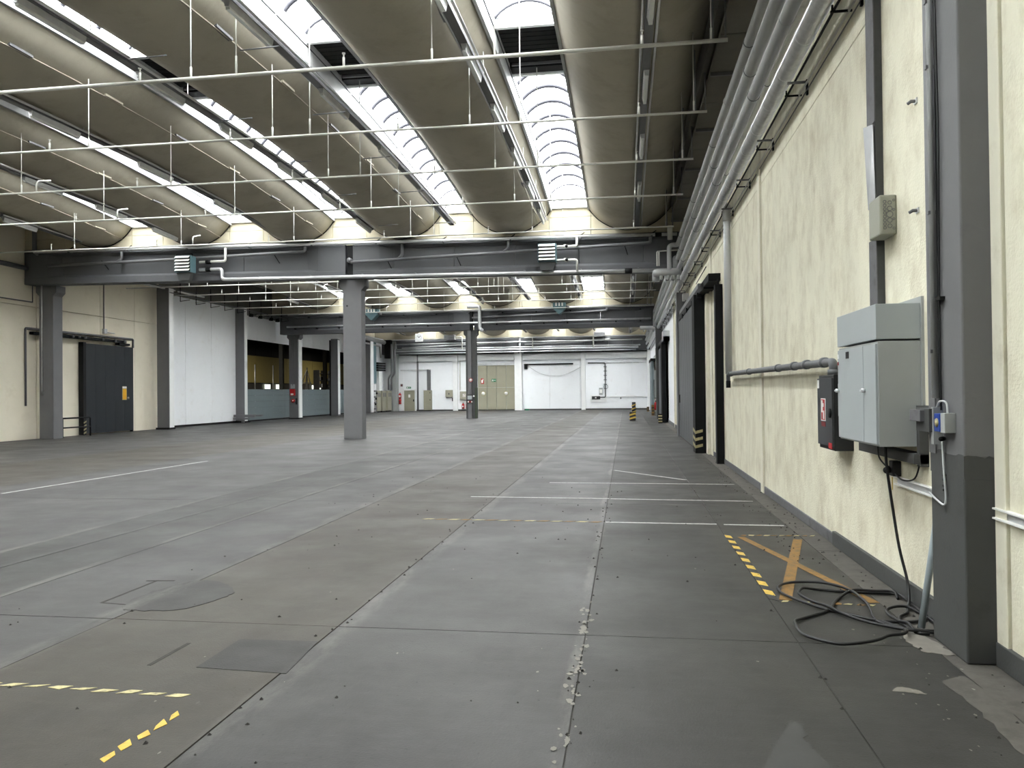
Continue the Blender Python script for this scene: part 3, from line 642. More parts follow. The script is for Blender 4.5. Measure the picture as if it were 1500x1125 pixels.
for x in (0, -3, -6.3, -9): MB().cyl((x, 28.72, 7.16 + x * .03), (x + .12, 29, 6.8 + x * .03), .016, 6).build('stay', 'black_steel', o)
o = pipe('drain_pipe', 'dark drain pipe sloping along the nearest cross beam, left of the near column', [(-12.3, 28.72, T(-12, 7.4)), (-12.3, 28.72, 7.33), (-17, 28.72, 7.22), (-23.4, 28.72, 7.14)], .06, 'pipe_dark')
MB().tube(bend([(-20.3, 28.72, 7.2), (-20.1, 28.72, 7.3), (-20.1, 28.72, 7.75)], .1), .055, 10).build('inlet', 'pipe_dark', o)
for x in (-13.6, -17.4, -21): MB().cyl((x, 28.72, 7.28), (x + .12, 29, 6.95), .016, 6).build('stay', 'black_steel', o)
MB().tube(bend([(-24.0, 28.7, 9.2), (-24.0, 28.7, 7.75), (-24.0, 29.1, 7.6)], .1), .09, 10).build('riser', 'pipe_dark', o)
yb2 = 51.82
o = pipe('heating_pipe', 'upper silver heating pipe along the top of the second cross beam', [(1.9, yb2, 7.42), (-10, yb2, 7.36), (-23.5, yb2, 7.36)], .08, 'alu')
for k in range(11): x = 1 - k * 2.3; box(x - .05, x + .05, yb2, 52, 7.12, 7.2).build('clip', 'black_steel', o)
o = pipe('heating_pipe', 'lower silver heating pipe along the foot of the second cross beam', [(1.7, yb2, 6.52), (-10, yb2, 6.50), (-23.6, yb2, 6.52)], .065, 'galv')
for k in range(16): x = 1 - k * 1.6; box(x - .05, x + .05, yb2 - .02, 52, 6.34, 6.44).build('clip', 'black_steel', o)
o = pipe('drain_pipe', 'grey drain pipe sloping along the web of the second cross beam', [(-1.2, yb2, 7.3), (-1.2, yb2, 7.12), (-6, yb2, 6.95), (-10.3, yb2, 6.85)], .07, 'pipe_dark')
o = pipe('heating_riser', 'silver riser pipe dropping past the second beam right of the further column', [(-10.6, 51.7, 7.6), (-9.75, 51.7, 7.6), (-9.75, 51.7, 6.1), (-9.55, 51.7, 5.95)], .12, 'alu')
# upstand pipes behind the second beam and along the far wall
for k, (z, r, mt, lb) in enumerate(((6.62, .07, 'galv', 'upper silver pipe across the far wall under the shell ends'), (6.12, .06, 'galv', 'thin silver pipe with black clips across the far wall'),
                                   (5.92, .09, 'alu', 'bright silver pipe across the far wall above the dark band'), (5.68, .05, 'alu', 'lowest silver pipe across the far wall just above the white lintel'))):
    o = pipe('wall_pipe', lb, [(1.6 - .2 * k, 74.0 - k * .03, z), (-22.4, 74.0 - k * .03, z - .04)], r, mt)
    for q in range(9): x = .6 - q * 2.7; box(x - .05, x + .05, 74.05, 74.5, z - .12, z - .02).build('clip', 'black_steel', o)
o = pipe('wall_pipe', 'sloping grey drain pipe on the far beam right of the white corbelled pilaster', [(-1.4, 74.1, 6.75), (-4, 74.1, 6.55), (-9.6, 74.1, 6.35)], .08, 'galv')
o = pipe('wall_pipe', 'sloping grey drain pipe on the far beam left of the further column', [(-11, 74.1, 6.6), (-16, 74.1, 6.42), (-21.8, 74.1, 6.2)], .08, 'galv')
o = pipe('heater_feed', 'white feed pipe looping down from the far heater on the right', [(-2.2, 73.9, 7.1), (-3.0, 73.9, 7.1), (-3.0, 73.9, 5.95)], .07, 'pipe_white')
o = pipe('heater_feed', 'white feed pipe looping down beside the corbelled pilaster', [(-9.6, 73.9, 7.0), (-8.8, 73.9, 7.0), (-8.8, 73.9, 5.95)], .05, 'pipe_white')
o = pipe('heater_feed', 'pair of white feed pipes looping down right of the wall clock', [(-16.5, 73.9, 7.2), (-15.7, 73.9, 7.2), (-15.7, 73.9, 5.95)], .06, 'pipe_white')

def heater(x, y, z, label, w=.68):
    o = thing('fan_heater', label, 'heater', (x, y, z), 'fan heaters')
    box(x - w / 2, x + w / 2, y - .02, y + .36, z, z + .66).build('casing', 'teal', o, bevel=.012)
    for k in range(5):
        zz = z + .06 + k * .125
        MB().add([(x - w / 2 + .04, y - .025, zz + .085), (x + w / 2 - .04, y - .025, zz + .085), (x + w / 2 - .04, y - .12, zz), (x - w / 2 + .04, y - .12, zz),
                  (x - w / 2 + .04, y - .025, zz + .075), (x + w / 2 - .04, y - .025, zz + .075), (x + w / 2 - .04, y - .12, zz - .012), (x - w / 2 + .04, y - .12, zz - .012)],
                 [(0, 1, 2, 3), (7, 6, 5, 4), (0, 3, 7, 4), (1, 5, 6, 2), (2, 6, 7, 3), (0, 4, 5, 1)]).build('louvre', 'white_plastic', o)
    box(x - w / 2 + .03, x + w / 2 - .03, y - .03, y - .018, z + .03, z + .63).build('dark_opening', 'matt_black', o)
    MB().prism([(x - .3, z), (x + .3, z), (x + .22, z - .3), (x - .22, z - .3)], 'y', y + .05, y + .3).build('bracket', 'dark_grey_paint', o)
    MB().box(x - w / 2, x + w / 2, y + .1, y + .14, z + .72, z + .75).box(x - w / 2, x - w / 2 + .03, y + .1, y + .14, z + .6, z + .75).box(x + w / 2 - .03, x + w / 2, y + .1, y + .14, z + .6, z + .75).build('top_frame', 'black_steel', o)
    return o
heater(-17.15, 28.25, 6.6, 'white louvred fan heater on the nearest beam, near its left end')
h2 = heater(-2.8, 28.25, 6.52, 'white louvred fan heater on the nearest beam, right of the near column')
for z, zz in ((7.1, 7.42), (6.6, 6.2)):
    MB().tube(bend([(-2.48, 28.5, z), (-1.72, 28.5, z), (-1.72, 28.58, zz)], .09), .042, 10).build('feed_pipe', 'pipe_white', h2)
    MB().cyl((-2.2, 28.5, z), (-2.1, 28.5, z), .07, 10).build('valve', 'pipe_white', h2); MB().cyl((-2.1, 28.42, z), (-2.1, 28.5, z), .055, 10).build('valve_handle', 'black_steel', h2)
def roof_heater(x, y, z, label):
    o = thing('fan_heater', label, 'heater', (x, y, z), 'fan heaters')
    box(x - .42, x + .42, y - .3, y + .3, z + .38, z + .75).build('casing', 'teal', o, bevel=.01)
    MB().prism([(x - .42, z + .38), (x + .42, z + .38), (x + .06, z), (x - .06, z)], 'y', y - .28, y + .28).build('hood', 'teal', o)
    MB().cyl((x + .5, y, z + .35), (x + .5, y, z + .55), .13, 10).build('motor', 'pipe_dark', o)
    for s in (-.2, 0, .2): box(x + s - .05, x + s + .05, y - .33, y - .29, z + .52, z + .74).build('vent', 'white_plastic', o)
    MB().cyl((x, y, z + .75), (x, y, z + 1.3), .03, 6).build('hanger', 'pipe_dark', o)
roof_heater(-17.0, 50.9, 6.75, 'blue grey V shaped heater hanging at the second beam, just right of the near column')
roof_heater(-4.25, 50.9, 6.85, 'blue grey V shaped heater hanging at the second beam, under a shell end')
for x, lb in ((-2.4, 'grey heater box on the far wall beneath the rooflights, right end'), (-16.9, 'grey heater box on the far wall right of the clock')):
    o = thing('fan_heater', lb, 'heater', (x, 73.9, 6.6), 'fan heaters'); box(x - .55, x + .55, 73.6, 74.2, 6.95, 7.4).build('casing', 'galv', o)
    for k in range(4): box(x - .5, x + .5, 73.54, 73.6, 6.98 + k * .1, 7.04 + k * .1).build('louvre', 'pipe_dark', o)

# ------------------------------------------------------------------ pipes along the right wall
def wall_run(label, x, z, r, mat, drop, n=12, xdrop=None):
    xd = x if xdrop is None else xdrop
    pts = [(x, 3, z), (x, 28.3 - drop * .2, z)]
    if xd != x: pts += [(xd, 28.3 - drop * .2, z)]
    pts += [(xd, 28.3 - drop * .2, 5.92), (xd, 30.0 + drop * .2, 5.92), (xd, 30.0 + drop * .2, z)]
    if xd != x: pts += [(x, 30.0 + drop * .2, z)]
    pts += [(x, 51.3 - drop * .2, z), (x, 51.3 - drop * .2, 5.85), (x, 53.4, 5.85), (x, 53.4, z), (x, 73.2, z)]
    o = thing('service_pipe', label, 'pipe', (x, 3, z), 'service pipes on the right wall')
    MB().tube(bend(pts, .22, 5), r, n).build('run', mat, o)
    for k in range(8):
        y = 9.5 + k * 2.4; MB().tube([(x + math.cos(a) * (r + .004), y, z + math.sin(a) * (r + .004)) for a in [q * math.pi / 8 for q in range(16)]], .008, 5, True).build('joint_band', 'pipe_dark' if k % 2 else mat, o)
    return o
wall_run('topmost silver service pipe along the right wall, furthest from the wall', 1.88, 6.93, .082, 'pipe_paint', 1.0, xdrop=1.58)
wall_run('second silver service pipe down from the top along the right wall', 1.89, 6.50, .092, 'pipe_paint', 0, xdrop=1.8)
wall_run('third silver service pipe down along the right wall', 1.93, 6.13, .086, 'pipe_paint', -.6)
wall_run('thin pale pipe tucked behind the third service pipe on the right wall', 2.13, 6.3, .05, 'pipe_white', -1)
o = pipe('service_pipe', 'foil wrapped insulated pipe, lowest of the pipes along the right wall', [(2.055, 3, 5.76), (2.055, 40, 5.76), (2.055, 73, 5.74)], .108, 'foil', n=16)
for k in range(40): y = 6 + k * 1.05; MB().tube([(2.055 + math.cos(a) * .111, y, 5.76 + math.sin(a) * .111) for a in [q * math.pi / 8 for q in range(16)]], .006, 4, True).build('wrap_seam', 'alu', o)
o = thing('pipe_manifold', 'fat silver header with stubs where the wall pipes dip under the nearest beam', 'pipe', (1.5, 28.2, 5.8))
MB().tube(bend([(2.0, 28.15, 5.98), (1.12, 28.15, 5.98), (1.12, 28.5, 5.98), (1.12, 28.5, 5.7)], .15), .13, 14).build('header', 'pipe_paint', o)
for x in (1.3, 1.5, 1.7, 1.9): MB().cyl((x, 28.15, 5.7), (x, 28.15, 5.95), .06, 10).build('stub', 'pipe_paint', o); box(x - .05, x + .05, 28.1, 28.2, 5.68, 5.72).build('clamp', 'pipe_dark', o)
MB().cyl((1.62, 28.2, 7.15), (1.62, 28.2, 7.62), .09, 12).build('vent_stub', 'pipe_white', o)
MB().tube(bend([(1.15, 28.1, 6.2), (1.15, 28.1, 6.72), (1.95, 28.1, 6.75)], .05), .025, 8).build('bypass', 'pipe_white', o); MB().cyl((1.22, 28.1, 6.2), (1.22, 28.1, 6.7), .025, 8).build('bypass', 'pipe_white', o)
o = thing('pipe_manifold', 'silver header where the wall pipes dip under the second beam', 'pipe', (1.4, 51.2, 5.8))
MB().cyl((2.0, 51.2, 5.85), (.95, 51.2, 5.85), .13, 12).build('header', 'pipe_paint', o)
for x in (1.2, 1.5, 1.8): MB().cyl((x, 51.2, 5.6), (x, 51.2, 5.85), .06, 8).build('stub', 'pipe_paint', o)
o = thing('cable_tray', 'thin wall rail with black cable and brackets beneath the foil wrapped pipe', 'tray', (2.2, 20, 5.6))
MB().tube([(2.17, 3, 5.66), (2.17, 35, 5.66), (2.17, 70, 5.66)], .016, 6).build('black_cable', 'cable', o)
MB().tube([(2.28, 3, 5.58), (2.28, 35, 5.58), (2.28, 70, 5.58)], .014, 6).build('rail', 'pipe_white', o)
MB().tube([(2.29, 3, 5.50), (2.29, 35, 5.50), (2.29, 70, 5.50)], .008, 6).build('rail', 'pipe_dark', o)
for k in range(22):
    y = 5.6 + k * 2.28
    box(2.06, 2.31, y - .014, y + .014, 5.60, 5.625).build('bracket_arm', 'pipe_dark', o); box(2.285, 2.312, y - .02, y + .02, 5.45, 5.64).build('bracket_plate', 'black_steel', o)
    box(2.1, 2.31, y + .35, y + .37, 5.57, 5.59).build('bracket_arm', 'black_steel', o); MB().cyl((2.12, y + .36, 5.58), (2.12, y + .36, 5.65), .012, 5).build('bolt', 'black_steel', o)
o = thing('cable_ladder', 'perforated cable tray high under the roof along the right wall', 'tray', (1.75, 15, 8.0))
pm = MB().box(1.72, 2.28, 0, 1.6, 7.93, 7.95).box(1.70, 1.73, 0, 1.6, 7.93, 8.02)
for k in range(27): m = MB(); m.v = [(x, y + 4 + k * 1.64, z) for x, y, z in pm.v]; m.f = pm.f; m.sm = pm.sm; m.build('tray_length', 'roof_infill', o)
for k in range(14): y = 5.6 + k * 3.28; box(1.7, 2.3, y, y + .05, 7.86, 7.92).build('arm', 'pipe_dark', o)

# ------------------------------------------------------------------ right wall: doors
def rib_door(name, label, y0, y1, x, h, ribs, mat, post=True):
    d = thing(name, label, 'door', (x, (y0 + y1) / 2, 0), kind='structure')
    n = ribs; L = (y1 - y0) / n
    for k in range(n): box(x, x + .09, y0 + k * L + .03, y0 + (k + 1) * L - .03, .04, h).build('door_slat', mat, d, bevel=.006)
    box(x + .03, x + .12, y0, y1, .02, h).build('backing', 'black_steel', d)
    return d
d = rib_door('door_2', 'big grey ribbed sliding door with black edge on the right wall', 22.9, 30.2, 2.02, 4.35, 16, 'door_grey')
box(1.9, 2.19, 22.15, 22.9, 0, 4.42).build('black_edge', 'black_steel', d, bevel=.01)
hz = [box(1.875, 1.9, 22.2, 22.85, .12 + k * .2, .24 + k * .2) for k in range(3)]
for k in range(3):
    z = .14 + k * .2; MB().add([(1.895, 22.18, z), (1.895, 22.86, z + .06), (1.895, 22.86, z + .15), (1.895, 22.18, z + .09), (1.905, 22.18, z), (1.905, 22.86, z + .06), (1.905, 22.86, z + .15), (1.905, 22.18, z + .09)], [(0, 1, 2, 3), (7, 6, 5, 4), (0, 4, 5, 1), (2, 6, 7, 3)]).build('hazard_stripe', 'pale_yellow', d)
    MB().add([(1.895, 22.149, z), (2.1, 22.149, z + .05), (2.1, 22.149, z + .13), (1.895, 22.149, z + .08)], [(0, 1, 2, 3)]).build('hazard_stripe', 'pale_yellow', d)
box(1.97, 2.0, 29.6, 29.75, 1.3, 1.6).build('handle', 'black_steel', d)
d = thing('door_3', 'grey steel door frame and black top rail of the big sliding door', 'door', (2.2, 25, 0), kind='structure')
box(1.95, 2.3, 30.2, 30.9, 0, 5.5).build('frame_post', 'pipe_dark', d, bevel=.01); box(2.02, 2.31, 19.4, 30.2, 4.42, 4.6).build('top_rail', 'black_steel', d); box(2.05, 2.31, 22.5, 30.2, 4.6, 4.78).build('rail_cover', 'pipe_dark', d)
box(2.02, 2.3, 20.6, 21.2, 4.38, 4.6).build('motor', 'black_steel', d)
for y in (22, 24, 26, 28): box(1.98, 2.1, y, y + .25, 4.32, 4.46).build('trolley', 'black_steel', d)
MB().cyl((1.96, 19.3, 4.75), (1.96, 22, 4.7), .012, 5).build('wire', 'cable', d)
o = thing('door_stop_post', 'black square steel stop post standing before the cream wall near the sliding door', 'post', (2.21, 19.13, 0))
box(2.13, 2.305, 19.0, 19.28, 0, 4.28).build('post', 'black_steel', o, bevel=.006); box(2.2, 2.24, 19.1, 19.14, 4.28, 4.42).build('spike', 'black_steel', o); box(2.12, 2.31, 18.97, 19.3, 0, .015).build('foot_plate', 'black_steel', o)
o = thing('door_contact', 'grey sensor box on the right wall above the sliding door', 'sensor', (2.25, 29.3, 5.1)); box(2.1, 2.31, 28.9, 29.3, 5.05, 5.3).build('housing', 'pipe_paint', o); MB().cyl((2.2, 28.9, 5.05), (2.2, 28.9, 4.7), .02, 6).build('lead', 'cable', o)
d = rib_door('door_4', 'second dark ribbed sliding door further down the right wall', 44.8, 49.5, 2.05, 4.3, 9, 'door_grey')
box(1.95, 2.2, 43.4, 44.8, 0, 4.4).build('black_edge', 'black_steel', d); box(1.98, 2.31, 41.5, 53, 4.4, 4.62).build('top_rail', 'black_steel', d); box(1.9, 2.31, 49.5, 50.3, 0, 5.8).build('frame_post', 'dark_grey_paint', d)
box(1.95, 2.3, 41.5, 42.6, 4.4, 4.9).build('motor', 'galv', d); box(2.0, 2.3, 50.3, 53.5, 0, 4.4).build('leaf', 'dark_grey_paint', d)
d = thing('door_5', 'far grey sliding door beside the right corner', 'door', (2.1, 64, 0), kind='structure')
for k in range(4): box(2.0, 2.2, 62 + k * 1.1, 63.06 + k * 1.1, .03, 4.1).build('door_slat', 'panel_grey', d)
box(1.95, 2.31, 61.7, 66.6, 4.1, 4.3).build('top_rail', 'black_steel', d)
for k, (y, x) in enumerate(((42.9, 1.82), (56.5, 1.9), (67.5, 1.85))):
    o = thing('guard_post', '%s yellow and black bumper at the foot of the right wall doors' % ('nearest short', 'middle tall', 'farthest')[k], 'bollard', (x, y, 0), 'door guards on the right')
    h = (.5, .75, .4)[k]; mt = ('black_steel', 'ochre', 'ochre')[k]
    box(x - .1, x + .1, y - .1, y + .1, 0, h).build('block', mt, o)
    for q in range(3): box(x - .104, x + .104, y - .104, y - .1, .06 + q * h * .3, .06 + q * h * .3 + .07).build('stripe', 'pale_yellow' if k == 0 else 'tape_black', o)
o = thing('fire_extinguisher', 'red extinguisher under the dark cabinet far down the right wall', 'extinguisher', (2.0, 52, .5)); MB().tube([(1.93, 52, .5), (1.93, 52, .95), (1.93, 52, 1.02)], [.1, .1, .04], 10).build('cylinder', 'red', o); MB().cyl((1.93, 52, 1.0), (1.93, 52, 1.12), .03, 8).build('valve', 'black_steel', o)
o = thing('wall_cabinet', 'dark control cabinet with pale box far down the right wall', 'cabinet', (1.95, 52.5, 1.2)); box(1.85, 2.0, 52.1, 53.4, 1.25, 2.5).build('body', 'black_steel', o); box(1.86, 2.0, 51.6, 52.0, 1.3, 3.1).build('switch_box', 'cabinet_side', o)

# ------------------------------------------------------------------ right wall: near fittings
o = thing('hose_feed_pipe', 'grey cast water pipe coming down the right wall and along to the black hose cabinet', 'pipe', (2.22, 17.3, 2))
MB().tube(bend([(2.2, 17.25, 5.75), (2.2, 17.25, 2.1)], .1), .075, 14).build('insulated_drop', 'pipe_paint', o); MB().tube(bend([(2.1, 17.25, 5.78), (2.2, 17.25, 5.7), (2.2, 17.25, 5.4)], .1), .09, 14).build('top_elbow', 'pipe_paint', o)
MB().tube(bend([(2.2, 17.35, 1.93), (2.2, 17.35, 2.1), (2.2, 13, 2.07), (2.2, 8.72, 2.04), (2.2, 8.72, 1.9)], .07, 5), .045, 14).build('cast_run', 'cast_pipe', o)
for y in (16.9, 14.4, 11.7, 10.6, 9.9, 9.05): MB().cyl((2.2, y, 2.045 + (y - 8.7) * .006), (2.2, y + .12, 2.045 + (y - 8.6) * .006), .058, 14).build('coupling', 'cast_pipe', o)
MB().cyl((2.2, 8.72, 1.9), (2.2, 8.72, 1.96), .06, 14).build('coupling', 'cast_pipe', o); MB().cyl((2.2, 17.35, 1.8), (2.2, 17.35, 1.95), .05, 10).build('drain_cock', 'black_steel', o)
o = thing('hose_cabinet', 'black fire hose cabinet with red hose sign beside the grey electrical cabinet', 'cabinet', (2.2, 8.7, 1.1))
box(2.12, 2.31, 8.4, 9.02, 1.11, 1.90).build('body', 'hose_side', o, bevel=.006); box(2.10, 2.12, 8.405, 9.015, 1.15, 1.865).build('door', 'hose_black', o, bevel=.003)
box(2.096, 2.101, 8.66, 8.85, 1.41, 1.65).build('sign', 'white_plastic', o); box(2.094, 2.097, 8.68, 8.83, 1.42, 1.64).build('sign_field', 'red', o)
for a, c, e, f in ((8.76, 8.82, 1.5, 1.63), (8.7, 8.75, 1.43, 1.52), (8.72, 8.76, 1.56, 1.6)): box(2.0925, 2.0945, a, c, e, f).build('sign_figure', 'white_plastic', o)
box(2.097, 2.101, 8.67, 8.84, 1.35, 1.40).build('sign_stripe', 'dark_red', o); box(2.097, 2.101, 8.93, 9.0, 1.76, 1.85).build('sticker', 'white_plastic', o); box(2.097, 2.101, 8.42, 8.55, 1.13, 1.19).build('sticker', 'red', o)
MB().cyl((2.085, 8.47, 1.50), (2.1, 8.47, 1.50), .05, 14).build('latch', 'black_steel', o)
o = thing('electrical_cabinet', 'large two door grey electrical cabinet mounted on the cream wall', 'cabinet', (2.15, 7.05, 1.27))
box(1.975, 2.29, 6.49, 7.62, 1.29, 2.125).build('body', 'cabinet_side', o, bevel=.004); box(1.96, 2.29, 6.485, 7.62, 2.14, 2.42).build('top_box', 'cabinet_grey', o, bevel=.004)
box(2.29, 2.312, 6.46, 7.7, 1.35, 2.47).build('back_plate', 'cabinet_side', o)
for a, c, nm in ((6.835, 7.605, 'door'), (6.505, 6.825, 'door')):
    dd = box(1.958, 1.976, a, c, 1.305, 2.105).build(nm, 'cabinet_grey', o, bevel=.003)
    yy = 7.58 if a > 6.6 else 6.79
    MB().cyl((1.93, yy, 1.735), (1.958, yy, 1.735), .018, 10).build('lock', 'alu', dd); box(1.92, 1.932, yy - .035, yy + .01, 1.727, 1.743).build('lock_handle', 'alu', dd)
box(1.954, 1.959, 7.24, 7.33, 2.02, 2.08).build('nameplate', 'hose_side', o); box(1.954, 1.959, 7.56, 7.6, 2.03, 2.07).build('sticker', 'white_plastic', o); box(1.954, 1.959, 7.57, 7.6, 1.97, 2.0).build('sticker', 'dark_red', o)
box(2.0, 2.25, 7.62, 7.78, 1.49, 1.8).build('side_box', 'cabinet_grey', o, bevel=.004)
MB().cyl((1.998, 7.7, 1.645), (2.0, 7.7, 1.645), .012, 8).build('side_lock', 'hose_side', o)
o = thing('angle_bracket', 'grey angle iron bracket under and right of the electrical cabinet', 'bracket', (2.25, 6.7, 1.15))
MB().box(2.24, 2.31, 5.84, 6.46, 1.55, 1.615).build('top_arm', 'dark_grey_paint', o); box(2.24, 2.31, 6.40, 6.46, 1.14, 1.6).build('upright', 'dark_grey_paint', o, bevel=.004)
box(2.2, 2.31, 6.40, 7.85, 1.16, 1.24).build('lower_arm', 'dark_grey_paint', o, bevel=.004); MB().cyl((2.3, 6.339, 1.4), (2.3, 6.345, 1.4), .012, 8).build('hole', 'matt_black', o)
o = thing('cable_trunking', 'bent grey metal cable trunking rising up the cream wall from the electrical cabinet', 'trunking', (2.28, 7.48, 2.4))
box(2.245, 2.31, 7.36, 7.56, 2.42, 3.1).build('duct', 'dark_grey_paint', o); box(2.245, 2.31, 7.36, 7.56, 3.38, 5.9).build('duct', 'dark_grey_paint', o)
box(2.238, 2.246, 7.355, 7.565, 2.42, 3.1).build('cover', 'skirting', o); box(2.236, 2.246, 7.35, 7.57, 4.15, 5.9).build('cover', 'skirting', o)
MB().add([(2.243, 7.36, 3.4), (2.243, 7.57, 3.4), (2.215, 7.59, 4.17), (2.232, 7.37, 4.13), (2.237, 7.36, 3.4), (2.237, 7.57, 3.4), (2.209, 7.59, 4.17), (2.226, 7.37, 4.13)], [(0, 1, 2, 3), (7, 6, 5, 4), (0, 4, 5, 1), (1, 5, 6, 2), (2, 6, 7, 3), (3, 7, 4, 0)]).build('loose_cover', 'cover_metal', o)
o = thing('junction_box', 'beige junction box with rings of knockouts on the cable trunking', 'box', (2.24, 7.15, 3.02))
box(2.17, 2.31, 7.03, 7.33, 3.07, 3.41).build('housing', 'box_beige', o, bevel=.012)
ya = 7.03
box(2.19, 2.295, ya - .004, ya, 3.10, 3.38).build('knockout_plate', 'box_beige', o)
for k, (dx, z, r) in enumerate([(2.21, 3.085 + .032 * q, .012) for q in range(8)] + [(2.283, 3.08 + .08 * q, .009) for q in range(4)] + [(2.25, 3.15, .02), (2.25, 3.2, .026), (2.25, 3.25, .02), (2.25, 3.1, .017), (2.25, 3.3, .015)]):
    MB().tube([(dx + math.cos(a) * r, ya - .005, z + .04 + math.sin(a) * r) for a in [q * math.pi / 5 for q in range(10)]], .0028, 4, True).build('knockout', 'pipe_dark', o)
for k, z in enumerate((4.03, 3.16)):
    o = thing('wall_hook', '%s small grey hook stub on the cream wall beside the tall column' % ('upper', 'lower')[k], 'hook', (2.3, 6.56, z), 'wall hooks')
    MB().tube([(2.315, 6.55, z), (2.27, 6.55, z), (2.25, 6.57, z - .012)], .013, 6).build('stub', 'pipe_dark', o); box(2.3, 2.313, 6.52, 6.58, z - .02, z + .02).build('plate', 'galv', o)
o = thing('conduit', 'vertical grey conduit with black cable on the side of the large near column', 'conduit', (2.08, 5.68, 1.6))
MB().cyl((2.09, 5.67, 1.68), (2.09, 5.67, 8.9), .022, 12).build('tube', 'conduit_grey', o); box(2.105, 2.118, 5.72, 5.83, 1.3, 9).build('backing_strip', 'pipe_dark', o)
MB().tube(smooth_path([(2.1, 5.6, 8.8), (2.1, 5.6, 5), (2.095, 5.58, 4.2), (2.1, 5.575, 3.4), (2.1, 5.6, 2.4), (2.1, 5.6, 1.6)]), .007, 6).build('cable', 'cable', o); MB().cyl((2.105, 5.625, 1.6), (2.105, 5.625, 8.8), .005, 6).build('cable', 'cable', o)
for z in (2.0, 2.95, 3.95, 4.4, 5.05): box(2.06, 2.12, 5.655, 5.685, z - .012, z + .012).build('clip', 'pipe_dark', o)
for z in (2.35, 4.45): box(2.08, 2.12, 5.54, 5.62, z - .01, z + .012).build('tie', 'black_steel', o)
o = thing('socket_block', 'grey switch block with a blue socket on the near column', 'socket', (2.06, 5.6, 1.4))
box(2.03, 2.115, 5.62, 5.86, 1.45, 1.61).build('block', 'dark_grey_paint', o, bevel=.004); box(2.05, 2.115, 5.60, 5.64, 1.37, 1.62).build('mount_plate', 'cabinet_side', o); box(2.0, 2.1, 5.7, 5.9, 1.52, 1.6).build('cap', 'skirting', o, bevel=.004)
box(2.04, 2.115, 5.47, 5.56, 1.46, 1.58).build('blue_socket', 'blue', o, bevel=.004); MB().cyl((2.036, 5.515, 1.52), (2.042, 5.515, 1.52), .03, 14).build('socket_cap', 'pale_yellow', o); box(2.045, 2.115, 5.40, 5.47, 1.455, 1.585).build('socket_side', 'cabinet_side', o, bevel=.004)
MB().tube(smooth_path([(2.08, 5.62, 1.62), (2.08, 5.56, 1.66), (2.08, 5.46, 1.65), (2.08, 5.44, 1.58)]), .007, 6).build('cable', 'conduit_grey', o); MB().cyl((2.07, 5.53, 1.41), (2.1, 5.57, 1.41), .016, 8).build('knob', 'black_steel', o)
MB().tube(smooth_path([(2.095, 5.575, 1.4), (2.095, 5.555, 1.2), (2.095, 5.53, 1.02), (2.09, 5.55, .97), (2.09, 5.66, .985), (2.09, 5.8, 1.02)]), .0075, 6).build('cable', 'conduit_grey', o)
for z in (1.06, 1.09, 1.13, 1.16): box(2.09, 2.114, 5.565, 5.58, z, z + .012).build('clip', 'cable', o)
o = thing('wall_rail', 'white and grey C profile rail on the wall left of the near column', 'rail', (2.3, 6.5, .93)); MB().box(2.27, 2.312, 5.84, 7.1, .985, .995).box(2.27, 2.312, 5.84, 7.1, .925, .935).build('lip', 'white_plastic', o); box(2.3, 2.312, 5.84, 7.1, .93, .99).build('channel', 'galv', o)
o = thing('wall_rail', 'white and grey C profile rail on the wall right of the near column', 'rail', (2.3, 4.2, .93)); MB().box(2.27, 2.312, 2.5, 5.28, .985, .995).box(2.27, 2.312, 2.5, 5.28, .925, .935).build('lip', 'white_plastic', o); box(2.3, 2.312, 2.5, 5.28, .93, .99).build('channel', 'galv', o)
o = thing('power_plug', 'black plug socket hanging below the electrical cabinet with a yellow tag', 'plug', (2.27, 7.1, 1.0))
box(2.24, 2.31, 7.02, 7.12, 1.0, 1.13).build('socket', 'cable', o, bevel=.008); MB().cyl((2.2, 7.05, 1.05), (2.28, 7.2, 1.05), .03, 10).build('plug', 'cable', o); box(2.25, 2.255, 7.07, 7.085, .88, .99).build('tag', 'yellow', o); MB().tube(smooth_path([(2.26, 7.05, 1.03), (2.26, 6.85, .99), (2.27, 6.6, 1.03), (2.28, 6.5, 1.18)]), .007, 6).build('lead', 'cable', o); MB().tube(smooth_path([(2.24, 7.18, 1.07), (2.2, 7.25, 1.15), (2.2, 7.27, 1.29)]), .007, 6).build('lead', 'cable', o)
# coiled cable
o = thing('coiled_cable', 'black power cable hanging from the cabinet and lying in loose loops on the floor', 'cable', (1.8, 6.4, 0))
R_ = .0118
drop = [(2.12, 6.82, 1.29), (2.13, 6.82, 1.1), (2.16, 6.8, .8), (2.2, 6.77, .45), (2.24, 6.72, .2), (2.22, 6.62, .06)]
A = [(2.18, 6.54), (2.13, 6.4), (2.04, 6.29), (2.0, 6.17), (2.0, 6.06), (2.01, 5.97), (2.04, 5.88), (2.10, 5.87)]
L1 = [(2.06, 5.94), (1.97, 5.98), (1.87, 6.14), (1.75, 6.24), (1.57, 6.41), (1.42, 6.55), (1.3, 6.8), (1.28, 7.0), (1.34, 7.15), (1.47, 7.25), (1.67, 7.21), (1.8, 7.1), (1.87, 6.91), (1.88, 6.68), (1.87, 6.47), (1.84, 6.23), (1.85, 6.1), (1.93, 6.02), (2.01, 5.95), (2.12, 5.94), (2.2, 5.95)]
L2 = [(2.2, 5.87), (2.03, 5.89), (1.91, 5.94), (1.75, 6.07), (1.64, 6.24), (1.55, 6.43), (1.47, 6.55), (1.42, 6.72), (1.42, 6.84), (1.49, 6.99), (1.63, 7.06), (1.79, 7.02), (1.91, 7.01), (2.07, 6.98), (2.2, 6.98), (2.24, 6.88), (2.24, 6.64), (2.23, 6.39), (2.22, 6.1), (2.2, 5.95)]
